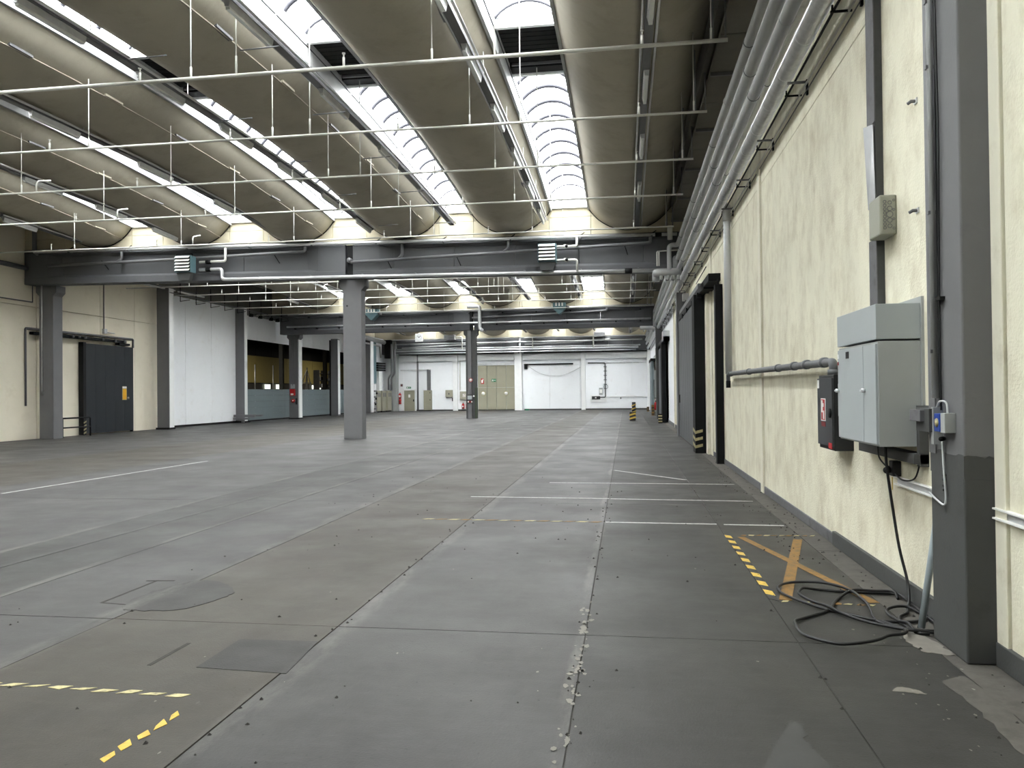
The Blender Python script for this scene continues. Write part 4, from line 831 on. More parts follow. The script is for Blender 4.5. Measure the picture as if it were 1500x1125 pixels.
L3 = [(2.2, 6.82), (2.21, 6.92), (2.16, 6.96), (2.05, 6.95), (1.89, 6.96), (1.76, 6.85), (1.66, 6.66), (1.59, 6.48), (1.49, 6.34), (1.31, 6.17), (1.23, 6.05), (1.21, 5.93), (1.21, 5.73), (1.29, 5.61), (1.41, 5.53), (1.55, 5.53), (1.68, 5.61), (1.78, 5.71), (1.89, 5.76), (1.94, 5.84), (1.96, 5.95), (2.01, 5.99)]
L4 = [(1.88, 6.15), (2.03, 6.15), (2.15, 6.19), (2.23, 6.31), (2.22, 6.45), (2.17, 6.53), (2.08, 6.52), (1.99, 6.42), (1.96, 6.28), (1.98, 6.13), (2.01, 6.02), (2.02, 5.9)]
MB().tube(smooth_path(drop + [(x, y, R_ + .002) for x, y in A]), R_, 8).build('drop_end', 'cable', o)
for k, L in enumerate((L1, L2, L3, L4)):
    MB().tube(smooth_path([(x, y, R_ + .002 + .014 * ((k + (q // 5)) % 3) * (1 if 0 < q < len(L) - 1 else 0)) for q, (x, y) in enumerate(L)]), R_, 8).build('loop', 'cable', o)
o = MB().tube([(2.085, 5.98, .022), (2.19, 6.02, .62), (2.255, 6.045, 1.0)], .024, 14).build('plastic_pipe', 'pvc'); tag(o, 'pale grey plastic pipe leaning against the wall behind the near column', 'pipe')

# ------------------------------------------------------------------ floor markings and patches
def strip_mesh(p, q, w, z=.0025, th=.002):
    p, q = Vector(p), Vector(q); d = (q - p).normalized(); n_ = Vector((-d.y, d.x)) * w / 2
    P = [p - n_, q - n_, q + n_, p + n_]
    return MB().prism([(v.x, v.y) for v in P], 'z', .0005, z)
for k, (p, q, w, lb) in enumerate((((-.29, 10.48), (1.15, 10.44), .055, 'nearest white floor line, left length before the yellow hatched box'), ((1.24, 10.42), (1.99, 10.4), .055, 'nearest white floor line, short right length by the wall'),
        ((-2.61, 12.87), (-.29, 12.78), .06, 'second white floor line, left length'), ((-.27, 12.76), (1.95, 12.63), .055, 'second white floor line, right length near the wall'),
        ((-1.48, 14.96), (1.97, 14.87), .055, 'third white floor line crossing towards the wall'), ((-.27, 17.36), (1.14, 15.56), .06, 'diagonal faded white floor line beyond the other white lines'))):
    tag(strip_mesh(p, q, w).build('painted_line', 'line_white'), lb, 'marking', 'white floor lines')
for k, (p, q, w) in enumerate((((-11.3, 12.7), (-11.1, 19.4), .05), ((-6.44, 7.0), (-6.2, 16.2), .09))):
    tag(strip_mesh(p, q, w).build('painted_line', 'line_white' if k == 0 else 'floor_grey'), ('thin pale line running down the hall at the left', 'broad pale worn stripe running down the hall left of the round stain')[k], 'marking', 'white floor lines')
tp = thing('hazard_tape', 'yellow and black striped floor tape along the left side of the box by the cable', 'tape', (1.19, 8, 0), 'floor tapes')
p, q = Vector((1.19, 9.62)), Vector((1.2, 6.7)); n_ = 18
for k in range(n_):
    a = p + (q - p) * (k / n_); c = p + (q - p) * ((k + 1) / n_); sh = .05
    MB().prism([(a.x - .035, a.y + sh), (a.x + .035, a.y - sh * .2), (c.x + .035, c.y - sh * .2), (c.x - .035, c.y + sh)], 'z', .0005, .003).build('stripe', 'yellow' if k % 2 == 0 else 'tape_black', tp)
def tape(label, p, q, w, n_, keep, mats, ragged_=.0):
    p, q = Vector(p), Vector(q); tp = thing('hazard_tape', label, 'tape', (p.x, p.y, 0), 'floor tapes'); d = (q - p) / n_; nv = Vector((-d.y, d.x)).normalized() * w / 2
    for k in range(n_):
        if random.random() > keep: continue
        a = p + d * k; c = p + d * (k + .62); s = d * .35
        j = lambda: Vector((random.uniform(-ragged_, ragged_), random.uniform(-ragged_, ragged_)))
        MB().prism([tuple(a - nv + j()), tuple(c - nv + j()), tuple(c + nv + s + j()), tuple(a + nv + s + j())], 'z', .0005, .003).build('stripe', mats[k % len(mats)], tp)
    return tp
tape('worn yellow dashed tape along the far side of the box by the cable', (1.25, 9.66), (2.22, 9.71), .05, 11, .95, ['pale_yellow', 'ochre'], .012)
tape('faint yellow dashed tape under the cable loops', (1.24, 6.69), (1.98, 6.64), .045, 9, .95, ['pale_yellow', 'ochre'], .012)
tape('faded yellow dashed line across the floor left of the nearest white line', (-2.82, 10.55), (-.33, 10.48), .06, 14, .9, ['pale_yellow', 'ochre'], .01)
tape('pale yellow dashed tape across the floor at the bottom left', (-3.95, 4.27), (-2.53, 4.22), .045, 9, 1, ['pale_yellow'], .012)
tape('torn bright yellow tape pieces leading to the bottom edge at the left', (-2.52, 3.40), (-2.455, 4.02), .045, 5, 1, ['yellow'], .012)
tp = thing('painted_cross', 'orange brown crossed lines painted inside the taped box by the cable', 'marking', (1.6, 8, 0)); strip_mesh((1.33, 9.56), (1.99, 6.72), .085, .002).build('cross_line', 'ochre', tp); strip_mesh((1.96, 9.45), (1.29, 6.73), .10, .0035).build('cross_line', 'ochre', tp)
def blob(pts, lab, mat, z=.003):
    jit = min(.015, .06 * (max(p[1] for p in pts) - min(p[1] for p in pts)))
    cx = sum(p[0] for p in pts) / len(pts); cy = sum(p[1] for p in pts) / len(pts); out = []
    P = smooth_path([(x, y, 0) for x, y in pts + pts[:1]], 6)[:-1]
    for v in P: out.append((v.x + random.uniform(-1, 1) * jit, v.y + random.uniform(-1, 1) * jit))
    return tag(MB().prism(out, 'z', .0004, z).build('floor_patch', mat), lab, 'patch', 'floor patches')
blob([(-4.1, 5.85), (-4.22, 6.1), (-4.2, 6.5), (-4.04, 6.85), (-3.75, 6.8), (-3.5, 6.55), (-3.47, 6.3), (-3.6, 5.95), (-3.85, 5.85)], 'dark round repair patch in the floor left of centre', 'floor_patch')
tag(MB().prism([(-2.76, 4.67), (-2.13, 4.63), (-2.18, 5.26), (-2.76, 5.24)], 'z', .0004, .0022).build('floor_patch', 'floor_patch'), 'square darker repair patch in the floor near the bottom left', 'patch', 'floor patches')
tag(strip_mesh((-3.09, 4.67), (-3.08, 5.12), .03, .002).build('floor_scratch', 'joint'), 'short dark groove in the floor above the bottom left tape', 'scratch')
tp = thing('floor_groove', 'thin dark angle shaped groove beside the round repair patch', 'scratch', (-4.4, 6.3, 0)); strip_mesh((-4.43, 6.05), (-4.42, 6.83), .025, .002).build('groove', 'joint', tp); strip_mesh((-4.44, 6.04), (-4.14, 6.0), .02, .002).build('groove', 'joint', tp); strip_mesh((-4.52, 6.8), (-4.25, 6.83), .025, .002).build('groove', 'joint', tp)
m = MB()
for k in range(420):
    r = random.random(); s = random.uniform(.006, .022)
    if r < .45: x, y = random.uniform(1.7, 2.28), random.uniform(3.2, 22)
    elif r < .7: x, y = random.choice((-.31, 1.16, -2.17)) + random.gauss(0, .05), random.uniform(3.2, 14)
    else: x, y = random.uniform(-5, 1.6), random.uniform(3.2, 16)
    a = random.uniform(0, 3); P = [(x + s * math.cos(a + q * 1.57) * random.uniform(.5, 1), y + s * math.sin(a + q * 1.57) * random.uniform(.5, 1)) for q in range(4)]
    m.add([(u, v, 0) for u, v in P] + [(x, y, s * .7)], [(0, 1, 4), (1, 2, 4), (2, 3, 4), (3, 0, 4)])
o = m.build('floor_crumbs', 'joint'); tag(o, 'dark crumbs and grit scattered over the concrete floor', 'debris', kind='stuff')
m = MB()
for k in range(90):
    x, y = (-.33 + random.gauss(0, .03), random.uniform(3.2, 6.4)) if k < 50 else ((random.uniform(1.5, 2.1), random.uniform(3.6, 6)) if k < 75 else (random.uniform(-3, 1), random.uniform(3.3, 8)))
    s = random.uniform(.008, .03) if k < 50 else random.uniform(.005, .014); n6 = 6; a = random.uniform(0, 3)
    P = [(x + s * math.cos(a + q) * random.uniform(.35, 1), y + s * 1.8 * math.sin(a + q) * random.uniform(.35, 1)) for q in range(6)]
    m.add([(u, v, .002) for u, v in P], [tuple(range(6))])
o = m.build('plaster_crumbs', 'plaster_crumb'); tag(o, 'pale chips and plaster crumbs along the floor joint and by the column', 'debris', kind='stuff')
blob([(1.94, 5.5), (1.9, 5.75), (1.97, 6.0), (2.06, 5.95), (2.1, 5.6), (2.1, 5.45)], 'pale bare plaster patch on the floor at the foot of the near column', 'bare_screed', .0025)
blob([(1.5, 4.78), (1.56, 4.85), (1.63, 4.82), (1.68, 4.75), (1.6, 4.76)], 'small whitish smear on the floor before the near column', 'bare_screed', .0015)

blob([(.59, 3.72), (.66, 3.86), (.70, 4.0), (.76, 4.1), (.84, 4.28), (.89, 4.2), (.87, 4.05), (.90, 3.88), (.93, 3.7), (.76, 3.62)], 'pale irregular smear on the floor at the bottom edge, right of the long joint', 'floor_light', .0012)
blob([(1.83, 4.95), (1.95, 5.06), (2.03, 4.95), (2.03, 4.2), (2.03, 3.5), (1.88, 3.5), (1.85, 4.1), (1.87, 4.6)], 'lighter worn screed wedge on the floor at the bottom right, before the near column', 'floor_edge', .0014)
for k, (cx, cy, r) in enumerate(((-.335, 5.75, .055), (-.325, 4.93, .028), (-.315, 3.9, .03), (-.32, 5.3, .022), (-.325, 4.55, .02), (-.31, 6.5, .02))):
    blob([(cx + r * .5 * math.cos(a) * random.uniform(.6, 1.1), cy + r * 2.1 * math.sin(a) * random.uniform(.6, 1.1)) for a in [q * math.pi / 4 for q in range(8)]], '%s pale spalled chip beside the long floor joint, counted from the camera' % ORD[(4, 2, 0, 3, 1, 5)[k]], 'plaster_crumb', .0014)

# ------------------------------------------------------------------ bollard
o = thing('bollard', 'yellow and black striped bollard post standing alone near the right wall doors', 'bollard', (.38, 46.8, 0))
MB().cyl((.45, 46.8, 0), (.45, 46.8, 1.1), .11, 12).build('post', 'tape_black', o); box(.2, .55, 46.65, 46.95, 0, .5).build('foot_block', 'tape_black', o)
for k in range(5): MB().tube([(.45 + .113 * math.cos(a), 46.8 + .113 * math.sin(a), .12 + k * .2 + .05 * math.cos(a)) for a in [q * math.pi / 6 for q in range(12)]], .035, 4, True).build('stripe', 'yellow', o)
for k in range(2): MB().add([(.2, 46.645, .06 + k * .22), (.55, 46.645, .16 + k * .22), (.55, 46.645, .26 + k * .22), (.2, 46.645, .16 + k * .22)], [(0, 1, 2, 3)]).build('stripe', 'yellow', o)

# ------------------------------------------------------------------ left wall fittings
d = thing('door_1', 'large dark steel sliding fire door with yellow notice on the left cream wall', 'door', (-24.5, 33.9, 0), kind='structure')
for k in range(5):
    a = 32.25 + k * .7; box(-24.6, -24.42, a + .003, a + .697, .06, 4.2).build('leaf_panel', 'fire_door', d, bevel=.004)
box(-24.62, -24.38, 32.08, 32.26, 0.02, 4.25).build('leading_edge', 'matt_black', d); box(-24.62, -24.5, 35.75, 35.85, 0, 4.2).build('jamb', 'black_steel', d)
sg = box(-24.42, -24.405, 34.87, 35.2, 1.58, 2.25).build('notice_frame', 'pale_yellow', d); box(-24.405, -24.398, 34.9, 35.17, 1.61, 2.12).build('notice_sheet', 'sign_yellow', sg); box(-24.405, -24.398, 34.88, 35.19, 2.15, 2.24).build('notice_header', 'white_plastic', sg)
MB().cyl((-24.42, 35.32, 1.68), (-24.38, 35.32, 1.68), .05, 12).build('handle', 'white_plastic', d)
for k in range(4): MB().add([(-24.375, 32.08, .05 + k * .16), (-24.375, 32.26, .12 + k * .16), (-24.375, 32.26, .19 + k * .16), (-24.375, 32.08, .12 + k * .16)], [(0, 1, 2, 3)]).build('hazard_stripe', 'pale_yellow', d)
o = thing('door_track', 'black overhead track with rollers above the dark fire door', 'track', (-24.5, 33, 4.3)); box(-24.6, -24.4, 29.1, 35.2, 4.38, 4.5).build('rail', 'black_steel', o)
for y in (31.4, 31.8, 32.2, 33.4, 34.3, 35): MB().cyl((-24.39, y, 4.46), (-24.33, y, 4.46), .07, 10).build('roller', 'pipe_dark', o)
box(-24.6, -24.35, 34.6, 35.4, 4.26, 4.36).build('buffer', 'black_steel', o)
o = thing('door_surround', 'grey conduit frame running around the fire door on the cream wall', 'frame', (-24.6, 32, 1.3)); MB().tube(bend([(-24.6, 28.9, 1.4), (-24.6, 28.9, 4.62), (-24.6, 36.0, 4.62), (-24.6, 36.0, 4.2)], .05), .055, 4).build('frame_bar', 'pipe_dark', o)
o = thing('wall_conduit', 'thin conduit with small tap dropping to the fire door frame', 'conduit', (-24.6, 34.0, 4.7)); MB().cyl((-24.6, 33.8, 4.9), (-24.6, 33.8, 7.4), .025, 6).build('tube', 'pipe_dark', o); box(-24.62, -24.5, 33.7, 33.9, 4.75, 4.98).build('valve', 'galv', o); MB().cyl((-24.55, 33.9, 4.82), (-24.55, 34.5, 4.82), .025, 6).build('lever', 'galv', o)
o = thing('wall_conduit', 'thin dark conduit box shape on the cream wall left of the corbelled column', 'conduit', (-24.6, 26, 6)); MB().tube([(-24.6, 24, 5.75), (-24.6, 29.3, 5.75), (-24.6, 29.3, 7.2)], .025, 6).build('tube', 'pipe_dark', o)
o = thing('guard_rail', 'low dark steel guard rail before the fire door', 'rail', (-24, 31.5, 0)); MB().tube(bend([(-23.95, 30.2, .83), (-23.95, 31.95, .83), (-23.95, 31.95, 0)], .08), .035, 8).build('top_rail', 'black_steel', o); MB().cyl((-23.95, 30.2, .42), (-23.95, 31.95, .42), .03, 8).build('middle_rail', 'black_steel', o); MB().cyl((-23.95, 30.2, 0), (-23.95, 30.2, .83), .035, 8).build('post', 'black_steel', o)
o = thing('column_conduit', 'thin vertical conduit on the corbelled left column with a dark end', 'conduit', (-24.15, 29.25, 1.9)); MB().cyl((-24.15, 29.27, 1.95), (-24.15, 29.27, 8.9), .03, 8).build('tube', 'galv', o); MB().cyl((-24.15, 29.27, 1.85), (-24.15, 29.27, 1.97), .045, 8).build('end_cap', 'pipe_dark', o)
o = pipe('wall_pipe', 'grey pipe along the top of the left wall before the corbelled column', [(-24.5, 20, 7.25), (-24.5, 29, 7.1)], .1, 'pipe_dark')
for k, (y0, y1, lb) in enumerate(((31, 38.6, 'unlit strip lamp high on the cream left wall beyond the nearest beam'), (38.8, 41.5, 'short unlit strip lamp over the first white wall panels'))):
    o = thing('strip_light', lb, 'lamp', (-23.9, y0, 7.4), 'wall strip lamps'); box(-23.95, -23.8, y0, y1, 7.42, 7.5).build('housing', 'pipe_dark', o); box(-23.94, -23.81, y0 + .1, y1 - .1, 7.36, 7.42).build('lamp_tube', 'lamp_off', o)
o = thing('hanging_rail', 'thin hanging cable rail with drop rods along the left wall over the white panels', 'rail', (-23.6, 46, 7)); MB().cyl((-23.6, 37.6, 7.18), (-23.6, 52, 7.1), .03, 8).build('rail', 'pipe_dark', o)
for k in range(9): y = 38.6 + k * 1.55; MB().cyl((-23.6, y, 6.8), (-23.6, y, 7.9), .022, 6).build('drop_rod', 'black_steel', o); MB().cyl((-23.6, y, 6.82), (-23.1, y + .1, 6.9), .018, 6).build('arm', 'black_steel', o)
o = thing('door_track', 'grey door track with trolleys above the first opening', 'track', (-24.5, 50, 7)); box(-24.6, -24.45, 47.3, 53, 7.0, 7.28).build('rail', 'pipe_dark', o)
for y in (48.0, 49.3, 50.9, 51.9): box(-24.5, -24.35, y, y + .35, 6.92, 7.12).build('trolley', 'black_steel', o)
o = thing('bench_rail', 'grey low barrier rail at the foot of the third left column', 'barrier', (-23.9, 46.3, 0)); box(-24.6, -23.2, 46.1, 46.3, .35, .52).build('upper_bar', 'pipe_dark', o); box(-24.6, -23.6, 46.05, 46.25, .2, .33).build('lower_bar', 'pipe_dark', o); box(-24.1, -23.95, 46.15, 46.3, 0, .4).build('leg', 'pipe_dark', o); box(-23.6, -22.9, 46.5, 46.7, .4, .5).build('side_bar', 'pipe_dark', o)
o = thing('alarm_box', 'red fire alarm box with white plate on the grey column between the openings', 'alarm', (-23.65, 52.85, 1.7)); box(-23.82, -23.47, 52.72, 52.9, 1.68, 2.16).build('box', 'red', o, bevel=.02); box(-23.75, -23.55, 52.71, 52.73, 1.72, 1.85).build('plate', 'white_plastic', o)
o = thing('fire_bell', 'small round red bell below the alarm box', 'bell', (-23.6, 52.85, 1.2)); MB().cyl((-23.62, 52.76, 1.32), (-23.62, 52.9, 1.32), .13, 14).build('dome', 'red', o); MB().cyl((-23.62, 52.74, 1.32), (-23.62, 52.77, 1.32), .04, 10).build('hub', 'white_plastic', o); box(-23.42, -23.32, 52.8, 52.9, 1.05, 1.5).build('switch', 'cable', o)
# far left corner: switchgear
for k, (y, z1) in enumerate(((70.0, 2.05), (71.3, 2.05), (72.6, 2.05))):
    o = thing('switch_cabinet', '%s beige switchgear cabinet in the far left corner' % ('nearest', 'middle', 'farthest')[k], 'cabinet', (-23.3, y + .6, 0), 'switchgear cabinets')
    box(-23.9, -23.05 + .12 * k, y + .02, y + 1.25, .12, z1).build('body', 'beige_box', o, bevel=.01); box(-23.9, -23.1 + .12 * k, y + .02, y + 1.25, 0, .12).build('plinth', 'matt_black', o)
    dd = box(-23.05 + .12 * k, -23.03 + .12 * k, y + .08, y + 1.19, .18, z1 - .05).build('door', 'beige_box', o)
    for q in range(2): box(-23.03 + .12 * k, -23.02 + .12 * k, y + .2 + q * .5, y + .5 + q * .5, 1.45, 1.85).build('meter_window', 'pipe_dark', dd)
o = thing('cable_rack', 'rack of pipes and valves left of the beige switchgear cabinets', 'rack', (-23.2, 69.6, 0))
for k in range(4): box(-23.5, -23.0, 69.35, 69.95, .3 + k * .55, .42 + k * .55).build('shelf', 'pipe_dark', o)
box(-23.5, -23.0, 69.35, 69.95, 0, .1).build('base', 'pipe_dark', o)
for k in range(4): MB().cyl((-23.1, 69.42 + k * .15, .05), (-23.1, 69.42 + k * .15, 2.6), .035, 6).build('riser', 'galv', o)
for k in range(3): MB().cyl((-23.05, 69.45 + k * .2, .8 + .5 * k), (-22.95, 69.45 + k * .2, .8 + .5 * k), .1, 8).build('valve', 'black_steel', o)
o = thing('cable_duct', 'tall pale sheet metal duct with dark grille bands rising from the switchgear', 'duct', (-23.3, 71, 2)); box(-23.9, -23.2, 69.4, 70.4, 2.7, 6.6).build('duct', 'teal', o); box(-23.9, -23.1, 70.9, 71.9, 2.1, 3.9).build('casing', 'white_paint', o)
for k in range(4): box(-23.9, -23.05, 70.5, 72.8, 3.95 + k * .22, 4.06 + k * .22).build('grille_band', 'black_steel', o)
for k, (x, y, z0, z1) in enumerate(((-22.9, 73.2, 2.1, 6.6), (-22.8, 73.8, 2.1, 6.8))): MB().tube(bend([(x, y, z0), (x, y, 3.3), (x + .35, y, 3.7), (x + .35, y, z1)], .2), .09, 8).build('pipe', 'pipe_dark', o)
o = pipe('wall_pipe', 'fat grey insulated pipe along the left wall dropping before the far corner', [(-23.2, 61.9, 6.9), (-23.1, 72.5, 6.7)], .2, 'pipe_paint')
MB().tube(bend([(-23.3, 63, 6.4), (-23.2, 71.5, 6.3), (-23.2, 71.8, 5.2)], .2), .09, 8).build('lower_pipe', 'pipe_paint', o)
o = thing('black_riser', 'black riser shaft in the far left corner under the last beam', 'duct', (-23, 73.5, 5)); box(-23.3, -22.7, 73.2, 73.9, 5.2, 7.0).build('shaft', 'matt_black', o); MB().cyl((-22.6, 73.5, 4.2), (-22.6, 73.5, 6.6), .07, 8).build('pipe', 'dark_grey_paint', o)

# ------------------------------------------------------------------ far wall fittings
d = thing('door_6', 'beige personnel door with paper notice in the far wall', 'door', (-21.3, YE, 0), kind='structure')
box(-21.85, -20.78, YE - .06, YE, 0.02, 2.05).build('leaf', 'beige_door', d); MB().box(-21.95, -21.86, YE - .08, YE + .02, 0, 2.14).box(-20.77, -20.66, YE - .08, YE + .02, 0, 2.14).box(-21.95, -20.66, YE - .08, YE + .02, 2.06, 2.16).build('frame', 'white_paint', d)
box(-21.42, -21.22, YE - .07, YE - .06, 1.35, 1.65).build('paper', 'white_plastic', d); box(-20.92, -20.84, YE - .13, YE - .06, .95, 1.15).build('handle', 'black_steel', d)
d = thing('door_7', 'big beige panelled sliding gate with two round white ports in the far wall', 'door', (-12.4, YE, 0), kind='structure')
ex = [-14.35, -13.45, -12.5, -11.55, -10.7]
for k in range(4):
    for q in range(4): box(ex[k] + .015, ex[k + 1] - .015, YE - .14, YE - .02, .1 + q * 1.08, .1 + (q + 1) * 1.08 - (.012 if q % 2 else .0)).build('gate_panel', 'beige_door', d)
box(-14.4, -10.7, YE - .2, YE, 4.42, 4.62).build('top_rail', 'galv', d); box(-14.35, -10.7, YE - .1, YE, .02, .1).build('brush_strip', 'dark_grey_paint', d)
for x in (-13.83, -11.57): MB().cyl((x, YE - .17, 1.66), (x, YE - .13, 1.66), .2, 18).build('port_window', 'white_plastic', d); MB().tube([(x + .2 * math.cos(a), YE - .16, 1.66 + .2 * math.sin(a)) for a in [q * math.pi / 8 for q in range(16)]], .03, 5, True).build('port_ring', 'pale_yellow', d)
s_ = box(-14.05, -13.75, YE - .16, YE - .14, 2.62, 3.15).build('hose_sign', 'red', d); box(-14.0, -13.85, YE - .165, YE - .16, 2.7, 3.0).build('sign_figure', 'white_plastic', s_); box(-13.88, -13.8, YE - .165, YE - .16, 2.95, 3.1).build('sign_figure', 'white_plastic', s_)
s_ = box(-13.0, -12.55, YE - .16, YE - .14, 2.8, 3.1).build('exit_sign', 'green', d); box(-12.95, -12.8, YE - .165, YE - .16, 2.86, 3.02).build('sign_figure', 'white_plastic', s_); box(-12.74, -12.6, YE - .165, YE - .16, 2.92, 2.98).build('sign_figure', 'white_plastic', s_)
o = thing('exit_sign', 'small green exit sign above the beige personnel door', 'sign', (-21.4, YE - .1, 2.3)); box(-21.6, -21.15, YE - .08, YE - .02, 2.24, 2.42).build('plate', 'green', o); box(-21.55, -21.42, YE - .085, YE - .08, 2.28, 2.38).build('figure', 'white_plastic', o); box(-21.35, -21.2, YE - .085, YE - .08, 2.31, 2.35).build('arrow', 'white_plastic', o)
o = thing('door_buzzer', 'small grey wall sounder above and left of the personnel door', 'sounder', (-22.1, YE, 2.5)); box(-22.2, -21.98, YE - .12, YE, 2.45, 2.7).build('case', 'pipe_dark', o); MB().cyl((-22.09, YE - .14, 2.57), (-22.09, YE - .12, 2.57), .07, 10).build('grille', 'dark_red', o)
for k, (x, z) in enumerate(((-22.25, 1.5), (-22.25, .95))):
    o = thing('fire_extinguisher', '%s red extinguisher hanging left of the beige personnel door' % ('upper', 'lower')[k], 'extinguisher', (x, YE - .2, z), 'extinguishers')
    MB().tube([(x, YE - .15, z - .25), (x, YE - .15, z + .2), (x, YE - .15, z + .28)], [.13, .13, .05], 10).build('cylinder', 'red', o); MB().cyl((x, YE - .15, z + .26), (x, YE - .15, z + .36), .04, 8).build('valve', 'black_steel', o); box(x - .08, x + .08, YE - .29, YE - .27, z - .1, z + .08).build('label_plate', 'white_plastic' if k == 0 else 'dark_red', o)
for k, x in enumerate((-15.85, -15.45)):
    o = thing('fire_extinguisher', '%s of the two red extinguishers under the beige box left of the gate' % ('left', 'right')[k], 'extinguisher', (x, YE - .2, .2), 'extinguishers')
    MB().tube([(x, YE - .15, .2), (x, YE - .15, .62), (x, YE - .15, .72)], [.13, .13, .05], 10).build('cylinder', 'red', o); MB().cyl((x, YE - .15, .7), (x, YE - .15, .8), .045, 8).build('valve', 'black_steel', o); box(x - .06, x + .06, YE - .29, YE - .27, .35, .5).build('label_plate', 'white_plastic', o)
o = thing('tall_cabinet', 'tall beige switch cabinet standing at the far wall', 'cabinet', (-19.4, YE - .3, 0)); box(-19.75, -19.0, YE - .5, YE - .02, .08, 2.05).build('body', 'beige_door', o, bevel=.01); box(-19.72, -19.03, YE - .52, YE - .5, .12, .98).build('door', 'beige_door', o); box(-19.72, -19.03, YE - .52, YE - .5, 1.0, 2.0).build('door', 'beige_door', o); box(-19.75, -19.0, YE - .45, YE - .02, 0, .08).build('plinth', 'black_steel', o)
MB().box(-19.12, -19.06, YE - .55, YE - .52, 1.05, 1.15).box(-19.12, -19.06, YE - .55, YE - .52, 1.75, 1.85).build('handle', 'black_steel', o)
MB().box(-19.45, -19.28, YE - .3, YE - .02, 2.05, 4.1).box(-19.25, -19.12, YE - .25, YE - .02, 2.05, 4.05).build('cable_duct', 'pipe_dark', o); box(-22.2, -19.1, YE - .12, YE - .02, 4.0, 4.12).build('cable_rail', 'galv', o)
o = pipe('wall_pipe', 'dark vertical pipe right of the beige personnel door', [(-20.42, YE - .15, 0), (-20.42, YE - .15, 5.6)], .09, 'pipe_dark')
o = thing('switch_box', 'square beige box on the far wall left of a white pilaster', 'box', (-17.2, YE, 1.4)); box(-17.6, -16.88, YE - .25, YE - .02, 1.35, 2.05).build('body', 'beige_box', o, bevel=.008); box(-17.56, -16.92, YE - .265, YE - .25, 1.4, 2.0).build('door', 'beige_box', o); box(-17.3, -17.2, YE - .27, YE - .265, 1.6, 1.75).build('badge', 'dark_grey_paint', o); box(-16.95, -16.88, YE - .2, YE - .02, .95, 1.3).build('plug', 'cable', o)
o = thing('switch_box', 'beige box with dark figure badge above two extinguishers', 'box', (-15.6, YE, 1.1)); box(-16.15, -15.2, YE - .25, YE - .02, 1.08, 1.9).build('body', 'beige_box', o, bevel=.008); box(-16.1, -15.25, YE - .265, YE - .25, 1.12, 1.86).build('door', 'beige_box', o)
b2 = box(-15.85, -15.6, YE - .27, YE - .265, 1.36, 1.66).build('badge', 'white_plastic', o); MB().box(-15.80, -15.66, YE - .275, YE - .27, 1.6, 1.63).box(-15.69, -15.66, YE - .275, YE - .27, 1.51, 1.63).box(-15.8, -15.66, YE - .275, YE - .27, 1.5, 1.53).box(-15.8, -15.77, YE - .275, YE - .27, 1.4, 1.53).box(-15.8, -15.66, YE - .275, YE - .27, 1.39, 1.42).build('badge_figure', 'dark_red', b2)
MB().tube(bend([(-15.85, YE - .1, 5.1), (-16.15, YE - .1, 4.9), (-16.15, YE - .1, 2.0)], .1), .05, 8).build('feed', 'pipe_white', o)
o = thing('wall_clock', 'square white wall clock with black hands hanging under the last roof bay', 'clock', (-16.3, 60.2, 6.0))
box(-16.62, -15.98, 60.2, 60.32, 5.88, 6.52).build('case', 'white_plastic', o, bevel=.02); fc = box(-16.57, -16.03, 60.19, 60.2, 5.93, 6.47).build('face', 'lamp_off', o)
for k in range(12):
    a = k * math.pi / 6; x, z = -16.3 + .225 * math.sin(a), 6.2 + .225 * math.cos(a); box(x - .012, x + .012, 60.183, 60.19, z - .02, z + .02).build('hour_mark', 'cable', fc)
for a, L, w in ((math.radians(50), .21, .018), (math.radians(-42), .15, .022)):
    dx, dz_ = math.sin(a), math.cos(a); px, pz = dz_ * w, -dx * w
    MB().add([(-16.3 - px, 60.18, 6.2 - pz), (-16.3 + px, 60.18, 6.2 + pz), (-16.3 + px + dx * L, 60.18, 6.2 + pz + dz_ * L), (-16.3 - px + dx * L, 60.18, 6.2 - pz + dz_ * L)], [(0, 1, 2, 3)]).build('hand', 'cable', fc)
MB().cyl((-16.3, 60.26, 6.52), (-16.3, 60.26, 7.95), .03, 8).build('hanger', 'galv', o)
o = thing('wall_conduit', 'black ladder like cable run dropping to a small panel on the far right wall', 'conduit', (-2, YE, 1.4)); MB().tube(bend([(-3.6, YE - .1, 4.5), (-1.95, YE - .1, 4.5), (-1.95, YE - .1, 1.2), (-2.5, YE - .1, 1.2)], .12), .05, 8).build('cable', 'dark_grey_paint', o)
for k in range(6): box(-2.1, -1.8, YE - .12, YE - .06, 2.0 + k * .42, 2.05 + k * .42).build('rung', 'black_steel', o)
MB().tube([(-1.9 + .2 * math.cos(a), YE - .12, 2.2 + .2 * math.sin(a)) for a in [q * math.pi / 8 for q in range(16)]], .02, 5, True).build('coil', 'pipe_dark', o)
for k in range(6): MB().cyl((-1.9 + k * .65, YE - .08, 4.5), (-1.3 + k * .65, YE - .08, 4.48), .03, 6).build('top_run', 'galv', o)
o = thing('control_panel', 'white board with a black control panel on the far wall', 'panel', (-2.6, YE, .8)); box(-3.4, -1.85, YE - .1, YE - .02, .75, 1.4).build('board', 'white_paint', o); box(-3.25, -2.45, YE - .16, YE - .1, 1.0, 1.3).build('panel', 'cable', o); box(-2.95, -2.8, YE - .165, YE - .16, 1.1, 1.2).build('display', 'white_plastic', o); MB().box(-2.55, -2.2, YE - .14, YE - .02, 1.42, 2.1).build('upper_box', 'cabinet_side', o); box(-2.5, -2.25, YE - .15, YE - .14, 1.6, 1.95).build('upper_label', 'white_plastic', o)
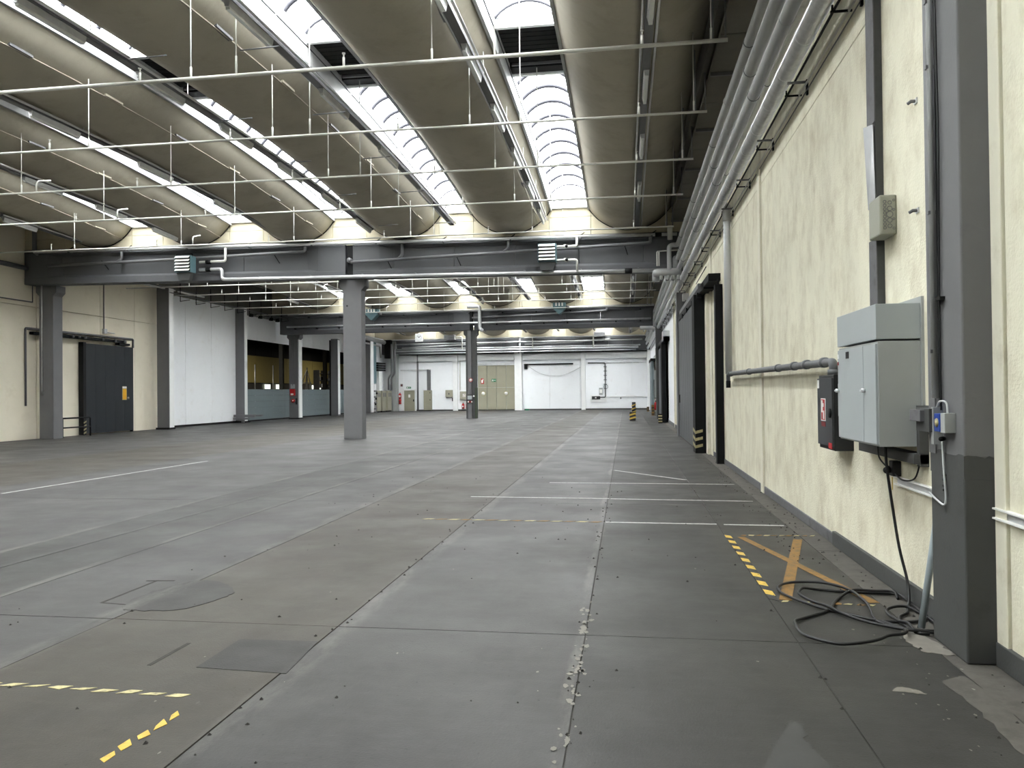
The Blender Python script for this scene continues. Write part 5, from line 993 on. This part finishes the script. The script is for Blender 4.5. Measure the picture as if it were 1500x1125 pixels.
o = thing('wall_duct', 'thin white dado duct along the far wall to the right corner', 'duct', (0, YE, 1.2)); box(-1.8, 2.0, YE - .1, YE - .02, 1.2, 1.32).build('duct', 'white_paint', o); box(.0, .95, YE - .14, YE - .1, 1.32, 1.38).build('shelf', 'white_paint', o); box(-.55, -.45, YE - .14, YE - .02, 1.02, 1.18).build('socket', 'dark_grey_paint', o)
o = thing('curtain_rail', 'black rail with a sagging cable beneath it on the far wall', 'rail', (-7, YE, 4.4)); box(-9.8, -5.0, YE - .16, YE - .06, 4.4, 4.52).build('rail', 'black_steel', o); box(-9.75, -9.45, YE - .2, YE - .06, 4.0, 4.4).build('motor', 'black_steel', o)
MB().tube(smooth_path([(-9.5, YE - .1, 4.4), (-8.3, YE - .1, 3.6), (-6.9, YE - .1, 3.3), (-5.6, YE - .1, 3.5), (-4.3, YE - .1, 4.1)]), .02, 6).build('sagging_cable', 'pipe_paint', o)
o = box(-9.7, -9.3, YE - .3, YE - .1, 0, .14).build('floor_box', 'green'); tag(o, 'small green box on the floor at the foot of the far white pilaster', 'box')
o = thing('prohibition_sign', 'small round prohibition sign on the further freestanding column', 'sign', (-10.5, 51.9, 2.5)); MB().cyl((-10.45, 51.92, 2.62), (-10.45, 51.95, 2.62), .13, 16).build('disc', 'white_plastic', o); MB().tube([(-10.45 + .12 * math.cos(a), 51.915, 2.62 + .12 * math.sin(a)) for a in [q * math.pi / 8 for q in range(16)]], .02, 5, True).build('ring', 'red', o)
o = thing('switch_box', 'grey switch box with red strip below on the further freestanding column', 'box', (-10.5, 51.85, 1.3)); box(-10.66, -10.36, 51.8, 51.95, 1.3, 1.55).build('case', 'cabinet_grey', o, bevel=.01); box(-10.64, -10.38, 51.79, 51.95, 1.56, 1.66).build('hood', 'dark_grey_paint', o); box(-10.66, -10.36, 51.85, 51.95, 1.08, 1.2).build('red_strip', 'dark_red', o); MB().cyl((-10.28, 51.9, 1.55), (-10.22, 51.9, 1.5), .05, 8).build('lamp_knob', 'white_plastic', o)
for x in (-10.62, -10.38): MB().cyl((x, 51.83, 1.14), (x, 51.85, 1.14), .05, 10).build('button', 'white_plastic', o)
MB().cyl((-10.5, 51.92, 1.66), (-10.5, 51.92, 2.4), .03, 6).build('conduit', 'pipe_dark', o)
